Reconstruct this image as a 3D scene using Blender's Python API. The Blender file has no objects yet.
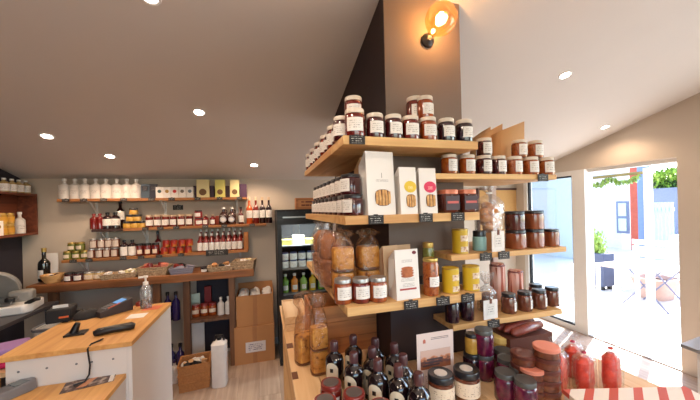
import bpy, bmesh, math, random
from mathutils import Vector, Matrix, Euler
random.seed(7)
C = bpy.context.scene.collection
SC = bpy.context.scene
PI = math.pi
# ------------------------------------------------------------------ camera
H = 1.65
FPX, HY = 300.0, 209.0
cd = bpy.data.cameras.new('camera'); cam = bpy.data.objects.new('camera', cd); C.objects.link(cam)
cd.sensor_width = 36; cd.lens = 36*FPX/700; cd.shift_y = (HY-200)/700; cd.clip_start = .02; cd.clip_end = 400
CR = Matrix.Rotation(-math.radians(16.2), 3, 'Z') @ Matrix.Rotation(PI/2, 3, 'X') @ Matrix.Rotation(-math.radians(1.4), 3, 'Z')
cam.location = (0, 0, H); cam.rotation_euler = CR.to_euler()
SC.camera = cam
# ------------------------------------------------------------------ world, sun, exposure
SC.view_settings.view_transform = 'Standard'; SC.view_settings.look = 'None'
SC.view_settings.gamma = 1; SC.view_settings.use_curve_mapping = False
SC.view_settings.exposure = 0.48
w = bpy.data.worlds.new('sky'); SC.world = w; w.use_nodes = True
wn = w.node_tree; sk = wn.nodes.new('ShaderNodeTexSky'); sk.sky_type = 'NISHITA'; sk.sun_disc = False
sk.sun_elevation = math.radians(48); sk.sun_rotation = math.radians(80)
wn.links.new(sk.outputs[0], wn.nodes['Background'].inputs[0]); wn.nodes['Background'].inputs[1].default_value = .8
sl = bpy.data.lights.new('sun', 'SUN'); sl.energy = 16; sl.angle = .01; sl.color = (1, .985, .96)
so = bpy.data.objects.new('sun', sl); C.objects.link(so)
so.rotation_euler = Vector((-.62, -.3, -.62)).to_track_quat('-Z', 'Y').to_euler()
# ceiling slope: z of the ceiling at a given y
YB = 3.85; XL = -2.35; XR = 3.85; YF = -2.6
def CZ(y): return 2.04 + .28*(YB-y)
CEIL_N = Vector((0, .28, 1)).normalized()
# ------------------------------------------------------------------ pixel -> point on a real plane
def ray(x, y): return CR @ Vector(((x-350)/FPX, (HY-y)/FPX, -1))
def onZ(x, y, z): d = ray(x, y); return Vector((0, 0, H)) + d*((z-H)/d.z)
def onY(x, y, Y): d = ray(x, y); return Vector((0, 0, H)) + d*(Y/d.y)
def onX(x, y, X): d = ray(x, y); return Vector((0, 0, H)) + d*(X/d.x)
def xat(x, Y, y=215): return onY(x, y, Y).x
def onC(x, y):
    d = ray(x, y); t = (2.04+.28*YB-H)/(d.z+.28*d.y); return Vector((0, 0, H)) + d*t
# ------------------------------------------------------------------ materials
def lin(c):
    o = []
    for v in c[:3]:
        v /= 255; o.append(v/12.92 if v <= .04045 else ((v+.055)/1.055)**2.4)
    return (*o, 1)
MATS = {}
def base(name):
    m = bpy.data.materials.new(name); m.use_nodes = True
    return m, m.node_tree, m.node_tree.nodes['Principled BSDF']
def nd(nt, t, **k):
    n = nt.nodes.new(t)
    for a, b in k.items(): setattr(n, a, b)
    return n
def mat(name, col, rough=.5, metal=0, coat=0, var=.12, scale=14, bump=0, trans=0, emis=None, spec=.5):
    if name in MATS: return MATS[name]
    m, nt, p = base(name)
    tc = nd(nt, 'ShaderNodeTexCoord'); no = nd(nt, 'ShaderNodeTexNoise'); no.inputs['Scale'].default_value = scale
    no.inputs['Detail'].default_value = 4
    nt.links.new(tc.outputs['Object'], no.inputs['Vector'])
    mx = nd(nt, 'ShaderNodeMix', data_type='RGBA'); c = lin(col)
    mx.inputs[6].default_value = tuple(min(1, v*(1-var)) for v in c[:3])+(1,); mx.inputs[7].default_value = tuple(min(1, v*(1+var)) for v in c[:3])+(1,)
    nt.links.new(no.outputs[0], mx.inputs[0]); nt.links.new(mx.outputs[2], p.inputs['Base Color'])
    p.inputs['Roughness'].default_value = rough; p.inputs['Metallic'].default_value = metal
    p.inputs['Coat Weight'].default_value = coat; p.inputs['Coat Roughness'].default_value = .05
    p.inputs['Specular IOR Level'].default_value = spec
    if bump:
        b = nd(nt, 'ShaderNodeBump'); b.inputs['Strength'].default_value = bump; b.inputs['Distance'].default_value = .01
        nt.links.new(no.outputs[0], b.inputs['Height']); nt.links.new(b.outputs[0], p.inputs['Normal'])
    if emis:
        p.inputs['Emission Color'].default_value = lin(emis[0]); p.inputs['Emission Strength'].default_value = emis[1]
    MATS[name] = m; return m
def wood(name, light, dark, axis='X', rough=.55, scale=1.0, knots=True):
    if name in MATS: return MATS[name]
    m, nt, p = base(name)
    tc = nd(nt, 'ShaderNodeTexCoord'); mp = nd(nt, 'ShaderNodeMapping'); oi = nd(nt, 'ShaderNodeObjectInfo')
    s = {'X': (1.2, 26, 26), 'Y': (26, 1.2, 26), 'Z': (26, 26, 1.2)}[axis]
    mp.inputs['Scale'].default_value = tuple(v*scale for v in s)
    ad = nd(nt, 'ShaderNodeVectorMath', operation='MULTIPLY_ADD'); ad.inputs[1].default_value = (1, 1, 1)
    sc = nd(nt, 'ShaderNodeVectorMath', operation='SCALE'); sc.inputs[0].default_value = (7, 5, 3)
    nt.links.new(oi.outputs['Random'], sc.inputs['Scale']); nt.links.new(tc.outputs['Object'], ad.inputs[0]); nt.links.new(sc.outputs[0], ad.inputs[2])
    nt.links.new(ad.outputs[0], mp.inputs[0])
    n1 = nd(nt, 'ShaderNodeTexNoise'); n1.inputs['Scale'].default_value = 1; n1.inputs['Detail'].default_value = 6; n1.inputs['Distortion'].default_value = .6
    nt.links.new(mp.outputs[0], n1.inputs[0])
    n2 = nd(nt, 'ShaderNodeTexNoise'); n2.inputs['Scale'].default_value = 2.2; nt.links.new(ad.outputs[0], n2.inputs[0])
    a = nd(nt, 'ShaderNodeMath', operation='MULTIPLY_ADD'); a.inputs[1].default_value = .7
    hb = nd(nt, 'ShaderNodeMath', operation='MULTIPLY'); hb.inputs[1].default_value = .35
    nt.links.new(n2.outputs[0], hb.inputs[0]); nt.links.new(n1.outputs[0], a.inputs[0]); nt.links.new(hb.outputs[0], a.inputs[2])
    cr = nd(nt, 'ShaderNodeValToRGB'); cr.color_ramp.elements[0].position = .36; cr.color_ramp.elements[1].position = .64
    cr.color_ramp.elements[0].color = lin(dark); cr.color_ramp.elements[1].color = lin(light)
    nt.links.new(a.outputs[0], cr.inputs[0]); nt.links.new(cr.outputs[0], p.inputs['Base Color'])
    p.inputs['Roughness'].default_value = rough
    b = nd(nt, 'ShaderNodeBump'); b.inputs['Strength'].default_value = .25; b.inputs['Distance'].default_value = .004
    nt.links.new(n1.outputs[0], b.inputs['Height']); nt.links.new(b.outputs[0], p.inputs['Normal'])
    MATS[name] = m; return m
def clear(name, tint=(255, 255, 255), gloss=.12, rough=.05, wrinkle=0, body=0, bodycol=(255, 255, 255)):
    if name in MATS: return MATS[name]
    m, nt, p = base(name); nt.nodes.remove(p); out = [n for n in nt.nodes if n.type == 'OUTPUT_MATERIAL'][0]
    t = nd(nt, 'ShaderNodeBsdfTransparent'); t.inputs[0].default_value = lin(tint)
    g = nd(nt, 'ShaderNodeBsdfGlossy'); g.inputs['Roughness'].default_value = rough
    lw = nd(nt, 'ShaderNodeLayerWeight'); lw.inputs[0].default_value = .35
    ml = nd(nt, 'ShaderNodeMath', operation='MULTIPLY_ADD'); ml.inputs[1].default_value = .32; ml.inputs[2].default_value = gloss*.4
    nt.links.new(lw.outputs['Fresnel'], ml.inputs[0])
    mx = nd(nt, 'ShaderNodeMixShader'); nt.links.new(ml.outputs[0], mx.inputs[0]); nt.links.new(t.outputs[0], mx.inputs[1]); nt.links.new(g.outputs[0], mx.inputs[2])
    last = mx
    no = nd(nt, 'ShaderNodeTexNoise'); tc = nd(nt, 'ShaderNodeTexCoord'); nt.links.new(tc.outputs['Object'], no.inputs[0]); no.inputs['Scale'].default_value = 45
    if wrinkle:
        b = nd(nt, 'ShaderNodeBump'); b.inputs['Strength'].default_value = wrinkle; b.inputs['Distance'].default_value = .01
        nt.links.new(no.outputs[0], b.inputs['Height']); nt.links.new(b.outputs[0], g.inputs['Normal'])
    if body:
        d = nd(nt, 'ShaderNodeBsdfDiffuse'); d.inputs[0].default_value = lin(bodycol)
        mr = nd(nt, 'ShaderNodeMapRange'); mr.inputs[1].default_value = .45; mr.inputs[2].default_value = .75; mr.inputs[3].default_value = body*.5; mr.inputs[4].default_value = min(1, body*2)
        nt.links.new(no.outputs[0], mr.inputs[0])
        m2 = nd(nt, 'ShaderNodeMixShader'); nt.links.new(mr.outputs[0], m2.inputs[0]); nt.links.new(mx.outputs[0], m2.inputs[1]); nt.links.new(d.outputs[0], m2.inputs[2]); last = m2
    nt.links.new(last.outputs[0], out.inputs[0]); MATS[name] = m; return m
def printed(name, paper, ink, rows=6, band=.42, dens=.52, mu=.14, mv=.14, rough=.6, rowscale=20):
    """paper with rows of small illegible print, on UV 0..1"""
    if name in MATS: return MATS[name]
    m, nt, p = base(name)
    tc = nd(nt, 'ShaderNodeTexCoord'); sp = nd(nt, 'ShaderNodeSeparateXYZ'); nt.links.new(tc.outputs['UV'], sp.inputs[0])
    def M(op, a, b=None):
        n = nd(nt, 'ShaderNodeMath', operation=op)
        for i, v in enumerate((a, b)):
            if v is None: continue
            if isinstance(v, (int, float)): n.inputs[i].default_value = v
            else: nt.links.new(v, n.inputs[i])
        return n.outputs[0]
    U, V = sp.outputs[0], sp.outputs[1]
    vr = M('MULTIPLY', V, rows); fr = M('FRACT', vr); fl = M('FLOOR', vr)
    line = M('LESS_THAN', M('ABSOLUTE', M('SUBTRACT', fr, .5)), band/2)
    cb = nd(nt, 'ShaderNodeCombineXYZ'); nt.links.new(M('MULTIPLY', U, rowscale), cb.inputs[0]); nt.links.new(M('MULTIPLY', fl, 3.7), cb.inputs[1])
    no = nd(nt, 'ShaderNodeTexNoise'); no.inputs['Scale'].default_value = 1; nt.links.new(cb.outputs[0], no.inputs[0])
    on = M('GREATER_THAN', no.outputs[0], 1-dens)
    ins = M('MULTIPLY', M('LESS_THAN', M('ABSOLUTE', M('SUBTRACT', U, .5)), .5-mu), M('LESS_THAN', M('ABSOLUTE', M('SUBTRACT', V, .5)), .5-mv))
    f = M('MULTIPLY', M('MULTIPLY', line, on), ins)
    mx = nd(nt, 'ShaderNodeMix', data_type='RGBA'); mx.inputs[6].default_value = lin(paper); mx.inputs[7].default_value = lin(ink)
    nt.links.new(f, mx.inputs[0]); nt.links.new(mx.outputs[2], p.inputs['Base Color']); p.inputs['Roughness'].default_value = rough
    MATS[name] = m; return m
def stripes(name, a, b, freq, vec=(1, .35, 0), rough=.6, duty=.5):
    if name in MATS: return MATS[name]
    m, nt, p = base(name); tc = nd(nt, 'ShaderNodeTexCoord')
    dt = nd(nt, 'ShaderNodeVectorMath', operation='DOT_PRODUCT'); dt.inputs[1].default_value = tuple(v*freq for v in vec)
    nt.links.new(tc.outputs['Object'], dt.inputs[0])
    fr = nd(nt, 'ShaderNodeMath', operation='FRACT'); nt.links.new(dt.outputs['Value'], fr.inputs[0])
    gt = nd(nt, 'ShaderNodeMath', operation='GREATER_THAN'); gt.inputs[1].default_value = duty; nt.links.new(fr.outputs[0], gt.inputs[0])
    mx = nd(nt, 'ShaderNodeMix', data_type='RGBA'); mx.inputs[6].default_value = lin(a); mx.inputs[7].default_value = lin(b)
    nt.links.new(gt.outputs[0], mx.inputs[0]); nt.links.new(mx.outputs[2], p.inputs['Base Color']); p.inputs['Roughness'].default_value = rough
    MATS[name] = m; return m
def mottled(name, cols, scale=30, rough=.45, coat=.3, detail=3, bump=.3):
    if name in MATS: return MATS[name]
    m, nt, p = base(name); tc = nd(nt, 'ShaderNodeTexCoord'); no = nd(nt, 'ShaderNodeTexNoise')
    no.inputs['Scale'].default_value = scale; no.inputs['Detail'].default_value = detail; nt.links.new(tc.outputs['Object'], no.inputs[0])
    cr = nd(nt, 'ShaderNodeValToRGB'); n = len(cols)
    while len(cr.color_ramp.elements) < n: cr.color_ramp.elements.new(.5)
    for i, c in enumerate(cols):
        cr.color_ramp.elements[i].position = .32+.36*i/(n-1); cr.color_ramp.elements[i].color = lin(c)
    nt.links.new(no.outputs[0], cr.inputs[0]); nt.links.new(cr.outputs[0], p.inputs['Base Color'])
    p.inputs['Roughness'].default_value = rough; p.inputs['Coat Weight'].default_value = coat; p.inputs['Coat Roughness'].default_value = .06
    b = nd(nt, 'ShaderNodeBump'); b.inputs['Strength'].default_value = bump; b.inputs['Distance'].default_value = .004
    nt.links.new(no.outputs[0], b.inputs['Height']); nt.links.new(b.outputs[0], p.inputs['Normal'])
    MATS[name] = m; return m
WALLC = mat('wall_paint', (206, 192, 176), .85, var=.03, scale=3, bump=.05)
CEILC = mat('ceiling_paint', (222, 216, 210), .9, var=.03, scale=2)
NAVY = mat('dark_wall_paint', (52, 48, 58), .8, var=.08)
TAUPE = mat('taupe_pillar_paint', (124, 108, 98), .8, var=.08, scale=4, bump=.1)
DTAUPE = mat('shaded_pillar_taupe', (62, 48, 48), .8, var=.08, scale=4)  # pillar taupe with the shade of flanks and base in its colour
WHITE = mat('white_satin_paint', (238, 236, 232), .4, var=.02)
PINE = wood('pine_along_x', (232, 190, 128), (196, 140, 82), 'X')
PINEY = wood('pine_along_y', (232, 190, 128), (196, 140, 82), 'Y')
PINEZ = wood('pine_along_z', (226, 184, 124), (190, 138, 84), 'Z')
PALE = wood('pale_pine_along_y', (240, 206, 160), (216, 170, 116), 'Y')
OAKC = wood('oak_counter_top', (224, 172, 104), (196, 138, 76), 'Y')
RUST = wood('rustic_oiled_board', (156, 98, 54), (88, 52, 28), 'X', .5, .7)
DWOOD = wood('dark_shelf_wood', (128, 88, 58), (84, 54, 36), 'Z')
REDW = wood('red_brown_wood', (132, 70, 44), (84, 42, 28), 'Y')
FLOORW = wood('floor_oak', (186, 162, 142), (148, 124, 106), 'Y', .5, .8)
BLK = mat('black_plastic', (26, 24, 26), .35, var=.1)
BLKM = mat('matt_black', (30, 28, 30), .7, var=.1)
GREY = mat('grey_plastic', (120, 120, 124), .45)
STEEL = mat('brushed_steel', (190, 190, 192), .3, metal=1)
ALU = mat('aluminium_cast', (186, 184, 180), .45, metal=.4)
CARD = mat('brown_cardboard', (186, 132, 84), .85, var=.06, scale=6)
KRAFT = mat('kraft_paper', (206, 160, 112), .8, var=.06, scale=9, bump=.15)
WPAPER = mat('white_paper', (238, 232, 226), .7, var=.02)
CREAM = mat('cream_card', (228, 214, 160), .7, var=.03)
CELLO = clear('cellophane', gloss=.06, rough=.12, wrinkle=.8, body=.03)
CELLOW = clear('milky_cellophane', gloss=.1, rough=.15, wrinkle=.9, body=.16, bodycol=(236, 226, 220))
FILMB = clear('crinkled_bread_film', (252, 242, 230), gloss=.16, rough=.15, wrinkle=1, body=.045, bodycol=(190, 150, 120))
PANE = clear('window_glass', (248, 252, 252), gloss=.05, rough=.01)
LBL = printed('white_printed_label', (240, 236, 230), (176, 168, 164), 6, dens=.5)
LBLK = printed('kraft_printed_label', (232, 214, 190), (176, 150, 128), 7, dens=.45, rowscale=30)
TAGM = printed('chalk_written_tag', (34, 30, 30), (200, 196, 188), 4, .3, .5, .12, .12)
LIDW = mat('cream_metal_lid', (226, 214, 198), .35, var=.03, coat=.3)
LIDB = mat('black_metal_lid', (34, 32, 36), .3, var=.1, coat=.3)
LIDG = mat('gold_metal_lid', (196, 164, 90), .3, metal=.7)
LIDC = mat('copper_metal_lid', (206, 120, 90), .35, metal=.3)
LIDR = mat('red_metal_lid', (136, 42, 36), .3, coat=.4)
LIDP = mat('salmon_lid', (228, 140, 116), .45)
LIDS = mat('silver_metal_lid', (188, 184, 180), .3, metal=.7)
JAMS = {'dark': mottled('dark_cherry_jam', [(48, 10, 14), (84, 18, 20)], 30, .2, 1),
 'red': mottled('red_jam', [(82, 16, 14), (124, 34, 22)], 30, .2, 1),
 'amber': mottled('amber_jam', [(120, 46, 18), (170, 82, 32)], 30, .2, 1),
 'orange': mottled('orange_jam', [(140, 60, 18), (184, 96, 30)], 30, .2, 1),
 'black': mottled('blackcurrant_jam', [(24, 8, 18), (48, 14, 30)], 30, .2, 1),
 'choc': mottled('chocolate_spread', [(126, 62, 34), (150, 80, 44)], 10, .2, 1, bump=.05),
 'dchoc': mottled('dark_chocolate_spread', [(70, 28, 22), (96, 40, 30)], 10, .2, 1, bump=.05),
 'fruit': mottled('fruit_in_syrup', [(104, 36, 16), (172, 92, 40), (140, 60, 26)], 60, .2, 1),
 'purple': mottled('purple_fruit', [(60, 14, 44), (110, 24, 60)], 40, .2, 1),
 'brown': mottled('brown_terrine', [(86, 42, 28), (120, 64, 42)], 40, .2, 1),
 'gold': mottled('golden_honey', [(176, 130, 50), (214, 170, 80)], 20, .2, 1),
 'pale': mottled('pale_vegetable', [(190, 160, 110), (214, 190, 140)], 40, .2, 1),
 'green': mottled('green_pickle', [(88, 96, 40), (130, 130, 60)], 50, .2, 1)}
# ------------------------------------------------------------------ mesh helpers
def nb(): return bmesh.new()
def box(bm, x0, y0, z0, x1, y1, z1, M=None):
    v = [bm.verts.new((x, y, z)) for z in (z0, z1) for x, y in ((x0, y0), (x1, y0), (x1, y1), (x0, y1))]
    if M: 
        for q in v: q.co = M @ q.co
    for f in ((3, 2, 1, 0), (4, 5, 6, 7), (0, 1, 5, 4), (1, 2, 6, 5), (2, 3, 7, 6), (3, 0, 4, 7)): bm.faces.new([v[i] for i in f])
def cbox(bm, cx, cy, z0, sx, sy, sz, M=None): box(bm, cx-sx/2, cy-sy/2, z0, cx+sx/2, cy+sy/2, z0+sz, M)
def lathe(bm, prof, seg=20, cx=0, cy=0, wob=None, M=None, sq=None):
    rings = []
    for k, (r, z) in enumerate(prof):
        if r < 1e-5:
            q = bm.verts.new((cx, cy, z)); rings.append([q]); continue
        rg = []
        for i in range(seg):
            a = 2*PI*i/seg; rr = r*(wob(a, k, z) if wob else 1)
            x, y = math.cos(a), math.sin(a)
            if sq: m_ = (abs(x)**sq+abs(y)**sq)**(-1/sq); x *= m_; y *= m_
            rg.append(bm.verts.new((cx+rr*x, cy+rr*y, z)))
        rings.append(rg)
    if M:
        for rg in rings:
            for q in rg: q.co = M @ q.co
    for a, b in zip(rings, rings[1:]):
        if len(a) == 1 and len(b) == 1: continue
        for i in range(seg):
            j = (i+1) % seg
            if len(a) == 1: bm.faces.new((a[0], b[j], b[i]))
            elif len(b) == 1: bm.faces.new((a[i], a[j], b[0]))
            else: bm.faces.new((a[i], a[j], b[j], b[i]))
def prism(bm, pts, z0, z1):
    a = [bm.verts.new((x, y, z0)) for x, y in pts]; b = [bm.verts.new((x, y, z1)) for x, y in pts]; n = len(pts)
    bm.faces.new(a[::-1]); bm.faces.new(b)
    for i in range(n): bm.faces.new((a[i], a[(i+1) % n], b[(i+1) % n], b[i]))
def tube(bm, pts, r, seg=8):
    pts = [Vector(p) for p in pts]; rings = []
    for i, p in enumerate(pts):
        d = (pts[min(i+1, len(pts)-1)]-pts[max(i-1, 0)]).normalized()
        u = d.orthogonal().normalized() if i == 0 else (u - d*u.dot(d)).normalized()
        v = d.cross(u); rr = r[i] if isinstance(r, (list, tuple)) else r
        rings.append([bm.verts.new(p + u*rr*math.cos(2*PI*k/seg) + v*rr*math.sin(2*PI*k/seg)) for k in range(seg)])
    for a, b in zip(rings, rings[1:]):
        for i in range(seg): bm.faces.new((a[i], a[(i+1) % seg], b[(i+1) % seg], b[i]))
    bm.faces.new(rings[0][::-1]); bm.faces.new(rings[-1])
def strip(bm, r, z0, z1, ang, a0=-PI/2, seg=10, sq=None):
    """curved label facing -Y, uv mapped"""
    uv = bm.loops.layers.uv.verify(); prev = None
    for i in range(seg+1):
        t = i/seg; a = a0-ang/2+ang*t
        q = r*((abs(math.cos(a))**sq+abs(math.sin(a))**sq)**(-1/sq) if sq else 1)
        p = (bm.verts.new((q*math.cos(a), q*math.sin(a), z0)), bm.verts.new((q*math.cos(a), q*math.sin(a), z1)))
        if prev:
            f = bm.faces.new((prev[0], p[0], p[1], prev[1]))
            for l, c in zip(f.loops, ((pt, 0), (t, 0), (t, 1), (pt, 1))): l[uv].uv = c
        prev = p; pt = t
def quad(bm, pts, flip=False):
    uv = bm.loops.layers.uv.verify(); f = bm.faces.new([bm.verts.new(p) for p in pts])
    for l, c in zip(f.loops, ((0, 0), (1, 0), (1, 1), (0, 1))): l[uv].uv = c
    return f
def plate(w_, h_, th=.002, z0=0, y=0, x=0):
    """thin upright card facing -Y with uv on its front"""
    bm = nb(); quad(bm, [(x-w_/2, y-th/2, z0), (x+w_/2, y-th/2, z0), (x+w_/2, y-th/2, z0+h_), (x-w_/2, y-th/2, z0+h_)])
    box(bm, x-w_/2, y-th/2+.0002, z0, x+w_/2, y+th/2, z0+h_); return bm
def build(name, bm, m, parent=None, smooth=True, ang=38, bevel=0):
    me = bpy.data.meshes.new(name); bmesh.ops.recalc_face_normals(bm, faces=bm.faces) if not bm.loops.layers.uv else None
    bm.to_mesh(me); bm.free(); me.materials.append(m)
    if smooth: me.shade_smooth(); me.set_sharp_from_angle(angle=math.radians(ang))
    o = bpy.data.objects.new(name, me); C.objects.link(o)
    if parent: o.parent = parent
    if bevel:
        b = o.modifiers.new('bevel', 'BEVEL'); b.width = bevel; b.segments = 2; b.limit_method = 'ANGLE'
    return o
def tag(o, label=None, cat=None, group=None, kind=None):
    if label: o['label'] = label
    if cat: o['category'] = cat
    if group: o['group'] = group
    if kind: o['kind'] = kind
    return o
def empty(name, loc=(0, 0, 0), rz=0):
    o = bpy.data.objects.new(name, None); C.objects.link(o); o.location = loc; o.rotation_euler = (0, 0, rz); o.empty_display_size = .02
    return o
KIDS = {}
def kids(o): return [c for c in C.objects if c.parent == o] if o.name not in KIDS else KIDS[o.name]
def copytree(o, parent=None):
    c = o.copy(); C.objects.link(c)
    if parent: c.parent = parent
    ks = [copytree(k, c) for k in kids(o)]
    KIDS[c.name] = ks; return c
PROTO = {}
USED = set()
def put(key, fn, loc, rz=0, label='', cat='', group=None, scale=None):
    if key not in PROTO:
        o = fn(); PROTO[key] = o
        def rec(x):
            k = [c for c in bpy.data.objects if c.parent == x]; KIDS[x.name] = k
            for q in k: rec(q)
        rec(o)
    else: o = copytree(PROTO[key])
    o.location = loc; o.rotation_euler = (0, 0, rz)
    if scale: o.scale = scale if isinstance(scale, tuple) else (scale,)*3
    if 'group' in o: del o['group']
    tag(o, label, cat, group); return o
ORD = ['first', 'second', 'third', 'fourth', 'fifth', 'sixth', 'seventh', 'eighth', 'ninth', 'tenth', 'eleventh', 'twelfth']
def ordl(desc, i, n, where, side='left'):
    if n == 1: return f'{desc} {where}'
    if n == 2: return f'{desc}, {"left" if i == 0 else "right"} one of two {where}' if side == 'left' else f'{desc}, {"nearer" if i == 0 else "farther"} of two {where}'
    if side == 'left':
        return f'{desc}, {ORD[i]} from left {where}'
    return f'{desc}, {ORD[i]} from the front corner {where}'
# ------------------------------------------------------------------ product builders
def jar(name='jam_jar', r=.041, h=.11, jam='red', lid=None, label=LBL, lz=(.2, .66), lang=1.7, lidr=.93, lidh=.16, top=None, topr=.5, cyl=False, square=None, sqlabel=False):
    def fn():
        t = empty(name)
        bm = nb(); b = 1-lidh
        prof = [(0, 0), (r*.86, 0), (r*.97, h*.02), (r, h*.06), (r, h*(b-.1)), (r*(.97 if cyl else .93), h*(b-.04)), (r*.84, h*b), (0, h*b)]
        lathe(bm, prof, 20, sq=square); build('jar_body', bm, JAMS[jam] if isinstance(jam, str) else jam, t)
        bm = nb(); R = r*lidr
        lathe(bm, [(0, h*(b-.01)), (R*.97, h*(b-.01)), (R, h*b), (R, h*.965), (R*.96, h*.995), (R*.9, h), (R*.86, h*.988), (0, h*.988)], 20, sq=square); build('lid', bm, lid or LIDW, t)
        if label:
            bm = nb(); strip(bm, r+.0009, h*lz[0], h*lz[1], lang, sq=square); build('paper_label', bm, label, t)
        if top:
            bm = nb(); lathe(bm, [(0, h+.0008), (R*topr, h+.0008), (R*topr, h*.988)], 16); build('lid_sticker', bm, top, t)
        return t
    return fn
def bottle(name='bottle', r=.036, h=.28, col=None, cap=None, label=LBL, neck=.35, nr=.35, lz=(.12, .5), lang=2.4, shoulder=.18, collar=None):
    def fn():
        t = empty(name); s = h*(1-neck)
        bm = nb(); lathe(bm, [(0, 0), (r*.9, 0), (r, h*.02), (r, s-h*shoulder*.5), (r*.9, s-h*shoulder*.2), (r*.6, s+h*.02), (r*nr, s+h*.07), (r*nr, h*.93), (0, h*.93)], 18)
        build('glass_body', bm, col, t)
        bm = nb(); lathe(bm, [(0, h*.88), (r*nr*1.25, h*.88), (r*nr*1.25, h*.99), (r*nr, h), (0, h)], 12); build('cap', bm, cap or BLK, t)
        if label:
            bm = nb(); strip(bm, r+.0006, h*lz[0], h*lz[1], lang); build('paper_label', bm, label, t)
        if collar:
            bm = nb(); strip(bm, r*nr*1.03+.0004, s+h*.08, h*.87, 2*PI*.98); build('neck_label', bm, collar, t)
        return t
    return fn
def carton(name, w_, d_, h_, m, front=None, disc=None, dz=.3, dr=.3):
    def fn():
        t = empty(name); bm = nb(); cbox(bm, 0, 0, 0, w_, d_, h_); build('carton_body', bm, m, t, bevel=.0015)
        if front: build('front_label', plate(w_*.7, h_*.4, .001, h_*.48, -d_/2-.0008), front, t)
        if disc:
            bm = nb(); lathe(bm, [(0, 0), (w_*dr, 0), (w_*dr, .0012), (0, .0012)], 18, M=Matrix.Translation((0, -d_/2, h_*dz)) @ Matrix.Rotation(PI/2, 4, 'X'))
            build('round_badge', bm, disc, t)
        return t
    return fn
def row(key, fn, xs, Y, z, desc, where, cat, group, rz=0, jit=.25, dy=0, py=215, side='left', start=0, total=None):
    n = len(xs)
    for i, x in enumerate(xs):
        rr = random.Random(hash((round(x*10), key[:3] == 'jar')) & 0xffff)
        put(key, fn, (xat(x, Y, py), Y+dy*i+rr.uniform(-.006, .006), z), rz+rr.uniform(-jit, jit), ordl(desc, i, n, where, side), cat, group)
# ================================================================== THE SETTING
def struct(name, bm, m, parent=None, **k):
    o = build(name, bm, m, parent, **k)
    if not parent: o['kind'] = 'structure'
    return o
bm = nb(); box(bm, XL, YF, -.12, XR+.12, YB, -.02); floor = struct('floor', bm, mat('floor_base', (70, 56, 46), .8))
pw, pl = .19, 1.35; k = 0; mesh_pl = None
x = XL
while x < XR-.01:
    off = [0, .55, .95, .3][k % 4]; y = YF-off
    while y < YB:
        y0, y1 = max(y, YF), min(y+pl, YB); x1 = min(x+pw, XR)
        if y1-y0 > .02:
            bm = nb(); box(bm, x+.001, y0+.001, -.02, x1-.001, y1-.001, 0); build('plank', bm, FLOORW, floor, smooth=False)
        y += pl
    x += pw; k += 1
bm = nb(); box(bm, XL-.1, YB, -.1, XR+.12, YB+.12, 2.3); struct('wall_back', bm, WALLC)
def seg(bm, x0, x1, y0, y1, z0=None, z1=None):
    z0 = -.1 if z0 is None else z0
    t0, t1 = (CZ(y0)+.02, CZ(y1)+.02) if z1 is None else (z1, z1)
    pts = [(y0, z0), (y1, z0), (y1, t1), (y0, t0)]
    a = [bm.verts.new((x0, *p)) for p in pts]; b = [bm.verts.new((x1, *p)) for p in pts]
    bm.faces.new(a[::-1]); bm.faces.new(b)
    for i in range(4): bm.faces.new((a[i], a[(i+1) % 4], b[(i+1) % 4], b[i]))
bm = nb(); seg(bm, XL-.12, XL, YF, YB); struct('wall_left', bm, NAVY)
DY0, DY1, DZ = 1.9, 2.765, 2.035; WY0, WY1 = 2.87, 3.68
bm = nb()
seg(bm, XR, XR+.12, WY1, YB); seg(bm, XR, XR+.12, DY0, WY1, DZ+.04); seg(bm, XR, XR+.12, 1.1, DY0)
seg(bm, XR, XR+.12, -1.9, 1.1, 2.45); seg(bm, XR, XR+.12, -1.9, 1.1, -.1, .5); seg(bm, XR, XR+.12, YF, -1.9)
struct('wall_right', bm, WALLC)
bm = nb(); zt = CZ(YF)+.1
box(bm, XL-.1, YF-.12, -.1, -1.2, YF, zt); box(bm, 2.4, YF-.12, -.1, XR+.12, YF, zt); box(bm, -1.2, YF-.12, 2.6, 2.4, YF, zt); box(bm, -1.2, YF-.12, -.1, 2.4, YF, .6)
struct('wall_front', bm, WALLC)
bm = nb(); v = [bm.verts.new((x, y, CZ(y)+dz)) for dz in (0, .1) for x, y in ((XL-.12, YF-.12), (XR+.12, YF-.12), (XR+.12, YB+.12), (XL-.12, YB+.12))]
for f in ((3, 2, 1, 0), (4, 5, 6, 7), (0, 1, 5, 4), (1, 2, 6, 5), (2, 3, 7, 6), (3, 0, 4, 7)): bm.faces.new([v[i] for i in f])
struct('ceiling', bm, CEILC)
# pillar: taupe upper front; flanks and base have their shade painted in
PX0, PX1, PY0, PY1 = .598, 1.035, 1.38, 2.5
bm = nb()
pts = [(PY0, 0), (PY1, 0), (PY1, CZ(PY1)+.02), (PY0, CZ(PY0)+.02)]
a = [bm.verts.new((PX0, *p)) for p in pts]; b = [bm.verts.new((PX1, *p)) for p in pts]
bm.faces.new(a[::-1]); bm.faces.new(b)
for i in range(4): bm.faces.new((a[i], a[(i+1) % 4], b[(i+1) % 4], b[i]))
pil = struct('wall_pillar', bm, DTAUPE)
bm = nb(); box(bm, PX0, PY0-.006, 1.3, PX1, PY0, CZ(PY0)+.01); build('front_panel', bm, TAUPE, pil)  # thin facing that carries the lit taupe above the painted-dark base
bm = nb(); box(bm, XL, YB-.015, 0, -.0, YB, .08); box(bm, .0, YB-.015, 0, XR, YB, .08); struct('baseboard_back', bm, WHITE)
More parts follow.
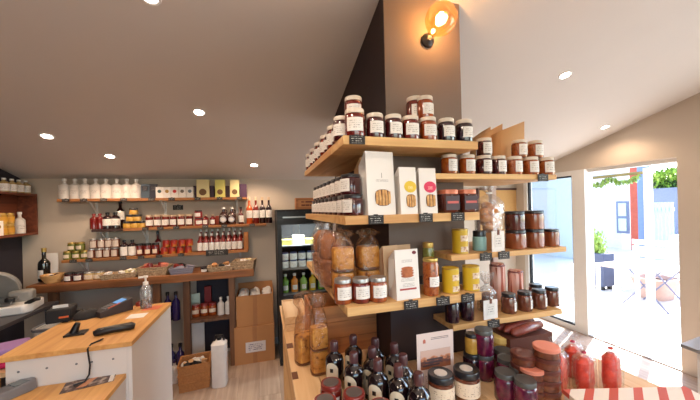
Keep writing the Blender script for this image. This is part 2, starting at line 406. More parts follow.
# door and windows on the right wall
def frame_yz(bm, x0, x1, y0, y1, z0, z1, t, bottom=True):
    box(bm, x0, y0, z0, x1, y0+t, z1); box(bm, x0, y1-t, z0, x1, y1, z1); box(bm, x0, y0+t, z1-t, x1, y1-t, z1)
    if bottom: box(bm, x0, y0+t, z0, x1, y1-t, z0+t)
d1 = empty('door_1', (0, 0, 0)); d1['kind'] = 'structure'
bm = nb(); box(bm, XR-.004, DY1, 0, XR+.13, WY0, DZ+.04); box(bm, XR+.05, DY0, DZ-.0, XR+.13, DY1, DZ+.04)
build('door_frame', bm, WHITE, d1)
bm = nb(); box(bm, XR, DY0, -.02, XR+.12, DY1, .015); build('threshold', bm, ALU, d1)
wd = empty('window_1', (0, 0, 0)); wd['kind'] = 'structure'
bm = nb(); frame_yz(bm, XR, XR+.1, WY0, WY1, 0, DZ+.04, .06); build('window_frame', bm, WHITE, wd)
bm = nb(); frame_yz(bm, XR+.02, XR+.06, WY0+.06, WY1-.06, .06, DZ-.02, .02); build('window_gasket', bm, BLKM, wd)
bm = nb(); box(bm, XR+.038, WY0+.08, .08, XR+.044, WY1-.08, DZ-.04); build('window_pane', bm, PANE, wd)
wd = empty('window_2', (0, 0, 0)); wd['kind'] = 'structure'
bm = nb(); frame_yz(bm, XR, XR+.12, -1.9, 1.1, .5, 2.45, .06); box(bm, XR, -.45, .56, XR+.12, -.37, 2.39); build('window_frame', bm, WHITE, wd)
bm = nb(); box(bm, XR+.05, -1.84, .56, XR+.056, 1.04, 2.39); build('window_pane', bm, PANE, wd)
wd = empty('window_3', (0, 0, 0)); wd['kind'] = 'structure'
bm = nb(); box(bm, -1.2, YF-.12, .6, -1.14, YF, 2.6); box(bm, 2.34, YF-.12, .6, 2.4, YF, 2.6); box(bm, -1.14, YF-.12, .6, 2.34, YF, .66); box(bm, -1.14, YF-.12, 2.54, 2.34, YF, 2.6)
box(bm, .57, YF-.12, .66, .63, YF, 2.54); build('window_frame', bm, WHITE, wd)
bm = nb(); box(bm, -1.14, YF-.06, .66, 2.34, YF-.054, 2.54); build('window_pane', bm, PANE, wd)
for nm, loc, rot, sx, sy in (('portal_a', (XR+.2, (DY0+WY1)/2, 1.02), (0, PI/2, 0), 2.05, WY1-DY0), ('portal_b', (XR+.2, -.4, 1.47), (0, PI/2, 0), 2, 3), ('portal_c', (.6, YF-.2, 1.6), (PI/2, 0, 0), 3.6, 2)):
    l = bpy.data.lights.new(nm, 'AREA'); l.shape = 'RECTANGLE'; l.size = sx; l.size_y = sy; l.cycles.is_portal = True
    o = bpy.data.objects.new(nm, l); C.objects.link(o); o.location = loc; o.rotation_euler = rot
# ================================================================== LIGHTS IN THE ROOM
def downlight():
    t = empty('ceiling_downlight')
    bm = nb(); lathe(bm, [(.032, .004), (.034, -.004), (.045, -.006), (.048, 0), (.048, .004)], 24); build('trim_ring', bm, WHITE, t)
    bm = nb(); lathe(bm, [(0, -.002), (.031, -.002), (.033, .004)], 20); build('lamp_lens', bm, mat('lamp_glow', (255, 246, 236), .5, emis=((255, 240, 226), 45)), t)
    return t
DL = [((199, 112), 'white downlight in the sloped ceiling, highest one left of the pillar', 1), ((47, 136), 'white downlight in the sloped ceiling, leftmost one in view', 1),
      ((110, 156), 'small white downlight in the ceiling above the row of white bottles', 1), ((254, 165), 'small white downlight in the ceiling close to the fridge corner', 1),
      ((565, 75), 'white downlight in the bright ceiling right of the globe bulb', 1), ((605, 127), 'faint white downlight in the ceiling above the open doorway', 1),
      ((150, -4), 'white downlight at the top edge of the photo, upper left', 1)]
for (px, lab, e) in DL:
    p = onC(*px) - CEIL_N*.001
    o = put('downlight', downlight, p, 0, lab, 'ceiling light', 'recessed downlights in the ceiling')
    o.rotation_euler = Vector((0, 0, 1)).rotation_difference(CEIL_N).to_euler()
def lamp(loc, e, col=(1, .72, .5), size=.04, ang=150, blend=.6):
    l = bpy.data.lights.new('spot', 'SPOT'); l.energy = e; l.color = col; l.spot_size = math.radians(ang); l.spot_blend = blend; l.shadow_soft_size = size
    o = bpy.data.objects.new('downlight_lamp', l); C.objects.link(o); o.location = loc
for (px, lab, e) in DL: lamp(onC(*px)-CEIL_N*.03, 14 if px[0] < 400 else 9)
for loc in ((-1.2, -1, 2.9), (.8, -1.3, 2.9), (-.3, .6, 2.75), (2.4, -.8, 2.9)): lamp(loc, 24, (1, .8, .62))
for loc in ((-1.3, -.7, 2.3), (.5, -1.1, 2.35)):  # unseen warm fill lights added behind the camera to brighten the ceiling
    l = bpy.data.lights.new('globe_and_fill_light', 'POINT'); l.energy = 13; l.color = (1, .8, .66); l.shadow_soft_size = .07
    o = bpy.data.objects.new('globe_and_fill_light', l); C.objects.link(o); o.location = loc
# globe bulb on the pillar
g = onY(441, 19, 1.27); t = tag(empty('globe_bulb', g), 'large amber glass globe bulb on black holder high on the pillar', 'lamp')
base_p = onY(427, 41, 1.374); rel = base_p-g; dirn = (-rel).normalized(); Q = Vector((0, 0, 1)).rotation_difference(dirn).to_matrix().to_4x4()
R_ = .076
prof = [(.016, -.1)] + [(.017+.0*i, -.085+.0*i) for i in range(1)] + [(R_*math.sin(a), -R_*math.cos(a)) for a in [PI*(.14+.86*i/14) for i in range(15)]]
prof[-1] = (0, R_)
bm = nb(); lathe(bm, prof, 32, M=Q); build('glass_globe', bm, clear('amber_glass', (255, 218, 160), gloss=.3, rough=.02, body=.03, bodycol=(255, 214, 160)), t)
bm = nb()
for i in range(6):
    a = 2*PI*i/6; b2 = a+.5
    tube(bm, [Q @ Vector((.008*math.cos(a), .008*math.sin(a), -.03)), Q @ Vector((.024*math.cos(a), .024*math.sin(a), .01)), Q @ Vector((.02*math.cos(b2), .02*math.sin(b2), .024)), Q @ Vector((.007*math.cos(b2), .007*math.sin(b2), -.02))], .0022, 6)
build('filament', bm, mat('hot_filament', (255, 190, 110), .5, emis=((255, 222, 170), 40)), t)
bm = nb(); lathe(bm, [(0, -.125), (.02, -.125), (.02, -.092), (.016, -.09), (0, -.09)], 16, M=Q); build('lamp_holder', bm, BLK, t)
bm = nb(); lathe(bm, [(0, 0), (.035, 0), (.035, .012), (.012, .03), (0, .03)], 20, M=Matrix.Translation(rel) @ Matrix.Rotation(PI/2, 4, 'X'))
tube(bm, [rel+Vector((0, -.02, 0)), Q @ Vector((0, 0, -.12))], .01, 8); build('wall_mount', bm, BLK, t)
l = bpy.data.lights.new('globe_and_fill_light', 'POINT'); l.energy = 4; l.color = (1, .74, .5); l.shadow_soft_size = .03
o = bpy.data.objects.new('globe_and_fill_light', l); C.objects.link(o); o.location = g
# ================================================================== PILLAR SHELVES
SY, SXL, SXR = 1.15, .313, .95
LZ = [1.944, 1.622, 1.257]
def ell(z, th, yend, xr=SXR):
    bm = nb(); prism(bm, [(SXL, SY), (xr, SY), (xr, PY0-.007), (PX0-.001, PY0-.007), (PX0-.001, yend), (SXL, yend)], z-th, z); return bm
for z, lab, n in ((LZ[0], 'highest pine shelf wrapped round the pillar under the jam jars', 0), (LZ[1], 'pine shelf round the pillar carrying the white window bags', 1), (LZ[2], 'lowest pine shelf round the pillar carrying loaves and the printed bag', 2)):
    t = tag(empty('corner_shelf', (0, 0, 0)), lab, 'shelf', 'pine shelves wrapped round the pillar')
    # two boards, a wing along the flank and a front board
    bm = nb(); prism(bm, [(SXL, SY), (SXR, SY), (SXR, PY0-.008), (PX0-.002, PY0-.008), (PX0-.002, PY0-.002), (SXL, PY0-.002)], z-.036, z); build('front_board', bm, PINE, t, bevel=.002)
    bm = nb(); box(bm, SXL, PY0, z-.036, PX0-.002, 2.3, z); build('side_board', bm, PINEY, t, bevel=.002)
RZ = [1.803, 1.424, 1.10]; RY0, RY1 = 1.2, 1.376
for z, x0, x1, lab in ((RZ[0], .74, 1.475, 'pine shelf right of the pillar carrying jam jars and paper bags'), (RZ[1], .83, 1.53, 'pine shelf right of the pillar carrying chocolate spread jars'), (RZ[2], .83, 1.49, 'low pine shelf right of the pillar carrying dark lidded jars')):
    t = tag(empty('side_shelf', (0, 0, 0)), lab, 'shelf', 'pine shelves reaching right of the pillar')
    bm = nb(); box(bm, x0, RY0, z-.026, x1, RY1+.06 if False else RY1-.008, z); build('front_board', bm, PINE, t, bevel=.002)
    bm = nb(); box(bm, PX1+.002, RY1-.006, z-.026, x1, 1.62, z); build('rear_board', bm, PINE, t, bevel=.002)
t = tag(empty('shelf_post', (0, 0, 0)), 'pale upright post at the back of the right-hand shelves', 'post')
bm = nb(); box(bm, 1.44, 1.625, 0, 1.475, 1.655, 1.8); build('post_timber', bm, mat('pale_post_paint', (206, 184, 176), .6), t)
bm = nb(); box(bm, 1.43, 1.615, 0, 1.485, 1.665, .03); build('foot_plate', bm, BLK, t)
# ---- price tags
def ptag(w_=.065, h_=.036):
    def fn():
        t = empty('price_tag'); build('tag_card', plate(w_, h_, .003, -h_, 0), TAGM, t)
        bm = nb(); box(bm, -.008, -.001, -.004, .008, .008, .0035); build('tag_clip', bm, BLK, t); return t
    return fn
TG = [(359, SY, LZ[0], 'under the corner jar of the highest shelf'), (376, SY, LZ[1], 'below the tall white window bag'), (426, SY, LZ[1], 'below the pink-dotted bag'), (458, SY, LZ[1], 'below the copper-lidded tins'),
      (409, SY, LZ[2], 'below the bag with the stacked macaroons'), (441, SY, LZ[2], 'below the jar of orange fruit, on the shelf edge'), (466, SY, LZ[2], 'below the two side by side yellow tins'),
      (544, RY0, RZ[0], 'under the right end of the right jam shelf'), (485, RY0, RZ[1], 'below the pale blue tin'), (503, RY0, RZ[1], 'below the biscuit bag card'), (491, RY0, RZ[2], 'at the foot of the framed white card')]
for i, (px, Y, z, wh) in enumerate(TG):
    put('ptag', ptag(), (xat(px, Y-.006), Y-.006, z+.0005), random.uniform(-.06, .06), f'small black chalk price tag {wh}', 'price tag', 'black price tags on the pillar shelves')
# ---- top shelf jars
JY = SY+.05
GRP = 'jam jars on the highest pillar shelf'
spec = [(357, 'red', 1.12, 0), (377, 'dark', 1, 0), (395.5, 'dark', 1, 0), (412.5, 'red', 1, 0), (430, 'amber', 1, 0), (448, 'black', 1, 0), (466, 'black', 1, 0)]
for i, (px, j, s, r) in enumerate(spec):
    put('jar'+j, jar(jam=j, r=.0385, h=.107), (xat(px, JY), JY, LZ[0]), random.uniform(-.15, .15)+(-.15 if i == 0 else 0), ordl(f'{ {"red":"red","dark":"dark cherry red","amber":"amber","black":"near black"}[j]} jam jar, white label', i, 7, "along the highest shelf's front"), 'jar', GRP, scale=s)
put('jarred', None, (xat(356, 1.345), 1.345, LZ[0]+.107*1.0), -.2, 'red jam jar stacked behind and above the corner jar of the highest shelf', 'jar', GRP)
put('jardark', None, (xat(344, 1.27), 1.27, LZ[0]), -.7, 'dark jam jar just behind the corner jar of the highest shelf', 'jar', GRP)
put('jardark', None, (xat(356, 1.345), 1.345, LZ[0]), -.2, 'dark jam jar hidden under the stacked jar at the shelf corner', 'jar', GRP)
for px, dy, lab in ((414, .13, 'red jam jar hidden behind the front row, left of two'), (427, .13, 'amber jam jar hidden behind the front row, right of two')):
    put('jaramber' if px == 427 else 'jarred', None, (xat(px+4, SY+dy), SY+dy+.005, LZ[0]), 0, lab, 'jar', GRP)
put('jaramber', None, (xat(427.5, JY+.035), JY+.035, LZ[0]+.107), .1, 'amber jam jar standing highest, stacked on the highest shelf row', 'jar', GRP)
put('jarred', None, (xat(416, SY+.15), SY+.135, LZ[0]+.107), 0, 'red jam jar stacked behind the highest amber jar', 'jar', GRP)
# left wing of top shelf
GL = 'jam jars on the left wing of the highest shelf'
for i in range(10):
    put('jar'+('red' if i % 2 else 'dark'), None, (SXL+.044, 1.37+i*.096, LZ[0]), -1.35+random.uniform(-.1, .1), f'{"red" if i % 2 else "dark"} jam jar, {ORD[i]} back from the corner, highest shelf\'s left side', 'jar', GL)
# second shelf, left wing, two layers of squarer jars
G2 = 'dark jam jars two high on the second pillar shelf'
for lay, n, y0 in ((0, 9, 1.2), (1, 8, 1.23)):
    for i in range(n):
        put('sqdark', jar('square_jam_jar', .038, .088, 'dark', LIDB, LBL, (.16, .76), 1.4, square=4), (SXL+.05, y0+i*.104, LZ[1]+lay*.088), -1.1 if i == 0 else -1.4+random.uniform(-.06, .06),
            f'dark square jam jar, {ORD[i]} from front, {"bottom" if lay == 0 else "upper"} layer beside the white bags', 'jar', G2)
# ---- gusset bags
def gbag(name, w_, d_, h_, face, side, parts):
    """front face leans back to a flat ridge; parts(t, P) adds print on the front plane"""
    def fn():
        t = empty(name); bm = nb(); hz = h_*.80
        def V(x, y, z): return bm.verts.new((x, y, z))
        f = [V(-w_/2, -d_/2, 0), V(w_/2, -d_/2, 0), V(w_/2, -d_*.32, h_), V(-w_/2, -d_*.32, h_)]
        fm = [V(-w_/2, -d_/2+.36*.18*d_, h_*.36), V(w_/2, -d_/2+.36*.18*d_, h_*.36)]
        b = [V(-w_/2, d_/2, 0), V(w_/2, d_/2, 0), V(w_/2, d_*.42, hz), V(-w_/2, d_*.42, hz), V(w_/2, -d_*.26, h_), V(-w_/2, -d_*.26, h_)]
        g = [V(-w_/2+.006, 0, h_*.35), V(-w_/2+.012, d_*.02, hz), V(w_/2-.006, 0, h_*.35), V(w_/2-.012, d_*.02, hz)]
        bm.faces.new((f[0], f[1], fm[1], fm[0])); bm.faces.new((fm[0], fm[1], f[2], f[3]))
        bm.faces.new((b[1], b[0], b[3], b[2])); bm.faces.new((b[2], b[3], b[5], b[4])); bm.faces.new((f[3], f[2], b[4], b[5])); bm.faces.new((f[1], f[0], b[0], b[1]))
        bm.faces.new((f[0], fm[0], g[0])); bm.faces.new((fm[0], f[3], g[1], g[0])); bm.faces.new((g[1], f[3], b[5])); bm.faces.new((g[1], b[5], b[3])); bm.faces.new((g[0], g[1], b[3], b[0])); bm.faces.new((f[0], g[0], b[0]))
        bm.faces.new((fm[1], f[1], g[2])); bm.faces.new((f[2], fm[1], g[2], g[3])); bm.faces.new((g[3], b[4], f[2])); bm.faces.new((g[3], b[2], b[4])); bm.faces.new((g[3], g[2], b[1], b[2])); bm.faces.new((g[2], f[1], b[1]))
        build('paper_bag_body', bm, face, t, ang=12)
        def P(u, z, out=.0012): return Vector((u*w_, -d_/2 + .18*d_*z/1.0 - out, z*h_))
        parts(t, P, w_, d_, h_)
        return t
    return fn
SLR = lambda d_, h_: math.atan2(.18*d_, h_)
def disc_on(t, P, u, z, rx, rz, m, name, out=.0015, seg=24, label=None, sq=None):
    bm = nb(); c = bm.verts.new(P(u, z, out)); 
    ps = []
    for i in range(seg):
        a = 2*PI*i/seg; x_, y_ = math.cos(a), math.sin(a)
        if sq: q = (abs(x_)**sq+abs(y_)**sq)**(-1/sq); x_ *= q; y_ *= q
        ps.append(bm.verts.new(P(u+rx*x_, z+rz*y_, out)))
    qs = [bm.verts.new(v.co+Vector((0, out*.9, 0))) for v in ps]
    for i in range(seg): bm.faces.new((c, ps[i], ps[(i+1) % seg])); bm.faces.new((ps[i], qs[i], qs[(i+1) % seg], ps[(i+1) % seg]))
    o = build(name, bm, m, t)
    if label: o['label'] = label
    return o
STICK = mottled('baked_breadstick', [(196, 140, 80), (226, 176, 112)], 60, .6, 0)
def window_sticks(t, P, w_, d_, h_, u, z, rx, rz, n):
    win = disc_on(t, P, u, z, rx, rz, mat('bag_window_dark', (96, 56, 34), .3, coat=.6), 'bag_window', .0016, 28, sq=3)
    for i in range(n):
        f = (i+.5)/n*2-1; hh = rz*(1-abs(f)**3)**.333*.93
        bm = nb(); r = rx*w_/n*.8
        tube(bm, [P(u+rx*f, z-hh, .003), P(u+rx*f+.012, z, .005), P(u+rx*f+.01*(-1)**i, z+hh, .003)], r, 8)
        for v in bm.verts: v.co.y = P(0, v.co.z/h_, .0022).y-(P(0, v.co.z/h_, .0022).y-v.co.y)*.35
        build('breadstick', bm, STICK, win)
TXT = printed('tiny_grey_print', (238, 232, 226), (150, 140, 136), 3, .3, .6, .05, .05)
def flat_on(t, P, u0, u1, z0, z1, m, name, out=.0012):
    bm = nb(); quad(bm, [P(u0, z0, out), P(u1, z0, out), P(u1, z1, out), P(u0, z1, out)]); return build(name, bm, m, t)
def p_tall(t, P, w_, d_, h_):
    window_sticks(t, P, w_, d_, h_, .05, .27, .28, .13, 5); flat_on(t, P, -.2, .3, .52, .56, TXT, 'printed_line')
    bm = nb(); quad(bm, [P(.03, .58), P(.05, .58), P(.05, .66), P(.03, .66)]); build('emblem', bm, mat('grey_ink', (150, 142, 140), .7), t)
def p_dot(col, n):
    def f(t, P, w_, d_, h_):
        window_sticks(t, P, w_, d_, h_, .12, .28, .28, .14, n)
        dd = disc_on(t, P, .12, .58, .36, .125, col, 'round_sticker')
        flat_on(dd, P, -.08, .32, .52, .6, printed('dot_print_'+col.name, tuple(int(v) for v in ((232, 196, 60) if 'yellow' in col.name else (222, 60, 96))), (250, 240, 220), 3, .35, .55), 'printed_line', .003)
    return f
Yb = SY+.06
put('wbag1', gbag('window_bag', .132, .09, .268, WPAPER, WPAPER, p_tall), (xat(381, SY+.02), SY+.062, LZ[1]), .12, 'tallest white paper bag with one window of breadsticks on the second shelf', 'bag', 'white window bags on the second pillar shelf')
put('kbag0', gbag('kraft_bag', .10, .07, .26, KRAFT, KRAFT, lambda *a: None), (xat(371, SY+.12), SY+.165, LZ[1]), .3, 'brown kraft bag tucked behind the tallest white bag', 'bag')
put('wbag2', gbag('window_bag', .082, .075, .203, WPAPER, WPAPER, p_dot(mat('yellow_sticker', (232, 196, 60), .6), 4)), (xat(407.5, SY+.03), SY+.05, LZ[1]), .06, 'white window bag with a yellow round sticker', 'bag', 'white window bags on the second pillar shelf')
put('wbag3', gbag('window_bag', .083, .075, .2, WPAPER, WPAPER, p_dot(mat('pink_sticker', (222, 60, 96), .6), 3)), (xat(427.5, SY+.03), SY+.05, LZ[1]), .0, 'white window bag with a pink round sticker', 'bag', 'white window bags on the second pillar shelf')
# tins with copper lids
def ctin():
    t = empty('copper_lidded_jar'); r, h = .039, .105
    bm = nb(); lathe(bm, [(0, 0), (r*.95, 0), (r, .003), (r, h*.78), (r*.95, h*.82), (0, h*.82)], 24, sq=5); build('jar_body', bm, JAMS['dchoc'], t)
    bm = nb(); lathe(bm, [(0, h*.81), (r*.98, h*.81), (r*.98, h*.97), (r*.9, h), (0, h)], 24, sq=4); build('lid', bm, LIDC, t)
    bm = nb(); box(bm, -r*.9, -r-.0012, h*.12, r*.9, -r-.0002, h*.72); o = build('paper_label', bm, mat('dark_grey_label', (74, 58, 64), .5), t)
    build('label_stripe', plate(r*1.5, h*.1, .0006, h*.4, -r-.0018), mat('coral_print', (206, 96, 90), .5), o)
    return t
for i, px in enumerate((448, 466)): put('ctin', ctin, (xat(px, SY+.05), SY+.05, LZ[1]), .02, f'dark labelled jar with copper lid, {["left", "right"][i]} of the pair beside the white bags', 'jar', 'copper-lidded jars on the second shelf')
# ---- third shelf: loaves in cellophane, jars, macaron bag
LOAF = mottled('golden_fruit_loaf', [(110, 50, 20), (214, 150, 62), (224, 166, 76), (228, 172, 84)], 34, .6, .1)
CRUST = mottled('brown_crust', [(92, 48, 24), (140, 82, 42)], 20, .6, .1)
def cello_bag(name, w_, d_, h_, content, film=CELLO, tie=.72, fill=.66, ribbon=None, flare=1.0, nk=.2, crumple=False):
    def fn():
        t = empty(name); rnd = random.Random(sum(map(ord, name)))
        content(t, w_, d_, h_*fill)
        bm = nb(); ph = [rnd.uniform(0, 6) for _ in range(4)]
        def wob(a, k, z):
            s = z/h_; amp = .02 + .10*max(0, s-fill*.9)/(1-fill*.9)
            return 1+amp*math.sin(7*a+ph[0])+amp*.8*math.sin(11*a+ph[1]+3*s)
        R = w_/2
        prof = [(0, .001), (R*1.02, .001), (R*1.08, h_*.06), (R*1.1, h_*fill*.5), (R*1.06, h_*fill*.97), (R*max(.7, nk), h_*(fill+tie)/2), (R*nk, h_*tie), (R*(nk+.08), h_*(tie+.04)), (R*.55*flare, h_*(tie+1)/2), (R*.72*flare, h_)]
        if crumple:
            q = 1-fill; prof = prof[:5]+[(R*.98, h_*(fill+.15*q)), (R*.8, h_*(fill+.35*q)), (R*.62, h_*(fill+.5*q)), (R*.7, h_*(fill+.62*q)), (R*.95, h_*(fill+.75*q)), (R*.8, h_*(fill+.9*q)), (R*.3, h_)]
            def wob(a, k, z):
                e = max(0, z/h_-fill)/(1-fill); return 1+.02*math.sin(7*a+ph[0])+e*(.22*math.sin(5*a+ph[1]+k*1.9)+.16*math.sin(9*a+ph[2]-k*2.3))
        M = Matrix.Diagonal((1, d_/w_, 1, 1)); lathe(bm, prof, 28, wob=wob, M=M, sq=3)
        build('film_wrap', bm, film, t)
        if crumple: return t
        bm = nb(); lathe(bm, [(R*nk, h_*(tie-.008)), (R*(nk+.07), h_*tie), (R*(nk+.07), h_*(tie+.02)), (R*nk, h_*(tie+.028))], 14, M=M); build('tie', bm, ribbon or LIDG, t)
        return t
    return fn
def loaf(bands=2):
    def f(t, w_, d_, h_):
        for k in range(bands):
            bm = nb(); z0 = h_*k/bands+.004; z1 = h_*(k+1)/bands
            lathe(bm, [(0, z0), (w_*.44, z0+.002), (w_*.49, z0+.012), (w_*.49, z1-.014), (w_*.45, z1-.003), (0, z1-.001)], 24, M=Matrix.Diagonal((1, d_/w_, 1, 1)), sq=5)
            o = build('loaf', bm, LOAF, t)
            bm = nb(); lathe(bm, [(w_*.485, z0+.012), (w_*.497, z0+.005), (w_*.455, z0-.0005), (0, z0-.001)], 24, M=Matrix.Diagonal((1, d_/w_, 1, 1)), sq=5); build('crust', bm, CRUST, o)
    return f
GB = 'fruit loaves in cellophane on the third shelf'
def bun_pack():
    t = empty('bread_pack'); bm = nb(); lathe(bm, [(0, 0), (.05, .002), (.072, .02), (.076, .1), (.078, .13), (.062, .142), (.074, .16), (.07, .24), (.04, .27), (0, .275)], 24, wob=lambda a, k, z: 1+.05*math.sin(5*a+z*40), M=Matrix.Diagonal((1, .8, 1, 1))); build('bread', bm, mottled('bun_brown', [(120, 66, 34), (190, 116, 62)], 18, .6, .1), t)
    bm = nb(); lathe(bm, [(0, -.0), (.07, .001), (.083, .04), (.086, .13), (.084, .24), (.06, .285), (.05, .3), (.07, .325)], 30, wob=lambda a, k, z: 1+.05*math.sin(9*a+z*30), M=Matrix.Diagonal((1, .8, 1, 1))); build('film_wrap', bm, CELLO, t)
    return t
put('bunpack', bun_pack, (SXL+.045, 1.78, LZ[2]), -.3, 'brown round loaf in film, farthest left on the third shelf', 'bread', GB)
put('bunpack', bun_pack, (SXL+.03, 1.52, LZ[2]), .4, 'brown round loaf in film behind the left fruit loaf', 'bread', GB)
put('loafbag', cello_bag('wrapped_loaf', .1, .085, .3, loaf(2), FILMB, .88, .74, crumple=True), (xat(342, 1.32), 1.325, LZ[2]), -.1, 'golden fruit loaf in cellophane, left of the two behind three jars', 'bread', GB)
put('loafbag', None, (xat(367, 1.32), 1.325, LZ[2]), .05, 'golden fruit loaf in cellophane, right of the two behind three jars', 'bread', GB)
g3 = 'three jam jars at the corner of the third shelf'
for px, yy, j, lab in ((343, .075, 'amber', 'amber jam jar, leftmost of three in front of the loaves'), (361, .06, 'red', 'red jam jar, middle of three in front of the loaves'), (378, .05, 'amber', 'amber jam jar, rightmost and nearest of three in front of the loaves')):
    put('jarb'+j, jar(jam=j, r=.039, h=.102, lz=(.2, .7), lid=LIDS), (xat(px, SY+yy, 290), SY+yy, LZ[2]), .0, lab, 'jar', g3)
def p_mac(t, P, w_, d_, h_):
    flat_on(t, P, -.25, .25, .74, .8, TXT, 'printed_line'); flat_on(t, P, -.32, .32, .36, .43, TXT, 'printed_line'); flat_on(t, P, -.25, .3, .25, .33, TXT, 'printed_line')
    flat_on(t, P, -.36, .36, .19, .225, mat('dull_red_print', (176, 66, 60), .6), 'red_band')
    for k, (z, rx) in enumerate(((.47, .27), (.52, .28), (.57, .28), (.62, .25))):
        disc_on(t, P, 0, z, rx, .036, mottled('macaroon_print', [(150, 74, 36), (198, 116, 66)], 40, .6, 0, bump=0), 'macaroon_picture', .0014+.0004*k)
    disc_on(t, P, .34, .93, .09, .035, mat('burgundy_seal', (120, 40, 50), .6), 'round_seal')
put('macbag', gbag('printed_bag', .112, .08, .212, WPAPER, KRAFT, p_mac), (xat(408, SY+.02, 270)-.004, SY+.055, LZ[2]), .05, 'white printed bag picturing stacked macaroons on the third shelf', 'bag')
put('kbag1', gbag('kraft_bag', .085, .075, .22, mat('pale_kraft', (214, 178, 140), .8), KRAFT, lambda *a: None), (xat(390, SY+.12, 270), SY+.15, LZ[2]), .25, 'pale kraft bag behind the macaroon bag, nearer one', 'bag', 'kraft bags behind the macaroon bag')
put('kbag1', None, (xat(402, SY+.15, 270)+.02, SY+.195, LZ[2]), .1, 'pale kraft bag farthest back behind the macaroon bag', 'bag', 'kraft bags behind the macaroon bag', scale=(1, .6, .97))
put('fruitjar', jar('fruit_jar', .036, .165, 'fruit', LIDG, LBL, (.26, .52), 1.5, lidh=.08), (xat(430.5, SY+.045, 270), SY+.045, LZ[2]), .1, 'tall jar of orange fruit with a white label right of the macaroon bag', 'jar')
put('fruitjar2', jar('pickle_jar', .028, .17, 'green', LIDG, None, lidh=.1), (xat(430, SY+.13, 240), SY+.15, LZ[2]), 0, 'shadowed gold-lidded jar behind the jar of orange fruit', 'jar', scale=(1, 1, 1.3))
# yellow tins
YEL = mat('yellow_tin_paint', (214, 176, 38), .4, var=.04)
def ytin(h=.115):
    def fn():
        t = empty('yellow_tin'); r = .0375
        bm = nb(); lathe(bm, [(0, 0), (r, 0), (r, h), (0, h)], 28); build('tin_body', bm, YEL, t)
        bm = nb(); lathe(bm, [(r*.9, h), (r*1.03, h+.001), (r*1.03, h-.004), (r, h-.005)], 28); build('rim', bm, LIDG, t); bm = nb(); lathe(bm, [(r, .004), (r*1.03, .003), (r*1.03, 0), (r*.9, 0)], 28); build('rim', bm, LIDG, t)
        bm = nb(); strip(bm, r+.0008, h*.04, h*.96, .7, a0=-PI/2+1.05); build('side_panel', bm, printed('tin_side_print', (236, 228, 214), (150, 120, 90), 12), t)
        for z0, z1 in ((.08, .3), (.52, .76)):
            bm = nb(); strip(bm, r+.001, h*z0, h*z1, 1.2, a0=-PI/2+.15); o = build('picture_band', bm, mottled('crumble_print', [(236, 226, 210), (226, 200, 170), (150, 84, 60)], 55, .5, 0, bump=0), t)
        return t
    return fn
YG = 'yellow picture tins by the pillar'
put('ytin', ytin(), (xat(460, RY0+.05, 240), RY0+.05, RZ[1]), -.1, 'yellow tin standing alone above, beside the pale blue jar', 'tin', YG)
ZT = RZ[1]-.026
put('ytin2', ytin(.112), (xat(450.5, SY+.052, 280), SY+.052, LZ[2]), .1, 'yellow tin, left of the lower pair near the tall fruit jar', 'tin', YG)
put('ytin2', None, (xat(471, SY+.052, 280), SY+.052, LZ[2]), 0, 'yellow tin, right of the lower pair near the tall fruit jar', 'tin', YG)
# ================================================================== RIGHT SHELVES
RJ = RY0+.055
spec = [(449, 'orange', 'orange'), (467, 'orange', 'orange'), (483.5, 'dark', 'dark red'), (498, 'dark', 'dark red'), (514, 'fruit', 'brown fruit'), (530.5, 'fruit', 'brown fruit'), (546, 'fruit', 'brown fruit')]
for i, (px, j, c) in enumerate(spec):
    put('jarr'+j, jar(jam=j, r=.0385, h=.096, lz=(.16, .74), lang=1.35), (xat(px, RJ, 165), RJ, RZ[0]), random.uniform(-.12, .12)-(.25 if i > 4 else 0), ordl(f'{c} jar with cream lid', i, 7, "along the upper right shelf front"), 'jar', 'jars along the upper right shelf')
for px, lab, j, dy in ((468, 'dark jar half hidden behind the highest shelf end', 'dark', .11), (484, 'dark jar stacked above, left of the kraft bags', 'dark', .035), (519, 'fruit jar on the second layer, left of the two by the kraft bag', 'fruit', .035), (535, 'fruit jar on the second layer, right of the two by the kraft bag', 'fruit', .035)):
    put('jarr'+j, None, (xat(px, RJ+dy, 145), RJ+dy, RZ[0]+(.096 if dy < .1 else 0)), -.1, lab, 'jar', 'jars along the upper right shelf')
for px, top, lab, w_ in ((480, 124, 'kraft paper bag standing leftmost behind the upper right jars', .1), (490, 123, 'kraft paper bag standing in the middle behind the upper right jars', .12), (508, 121, 'kraft paper bag standing rightmost behind the upper right jars', .17)):
    Y = 1.49
    def ob(w_=w_):
        t = empty('kraft_carrier_bag'); bm = nb(); z0, z1 = 0, .26
        pts = [(-w_/2, -.03), (w_/2, -.03), (w_/2, .03), (-w_/2, .03)]
        a = [bm.verts.new((*p, 0)) for p in pts]; tz = [.27, .335, .325, .26]; b = [bm.verts.new((p[0]*1.03, p[1]*1.2, z)) for p, z in zip(pts, tz)]
        bm.faces.new(a[::-1])
        for i in range(4): bm.faces.new((a[i], a[(i+1) % 4], b[(i+1) % 4], b[i]))
        o = build('paper_bag_body', bm, KRAFT, t); m_ = o.modifiers.new('s', 'SOLIDIFY'); m_.thickness = .0015
        bm = nb(); box(bm, -w_/2+.001, -.002, .0, -w_/2+.004, .002, .2); build('side_fold', bm, KRAFT, t); return t
    yk = {480: 1.575, 490: 1.5, 508: 1.43}[px]
    put('cb%d' % px, ob, (max(xat(px, yk, 140), PX1+.012+w_/2), yk, RZ[0]), .03, lab, 'bag', 'kraft bags on the upper right shelf')
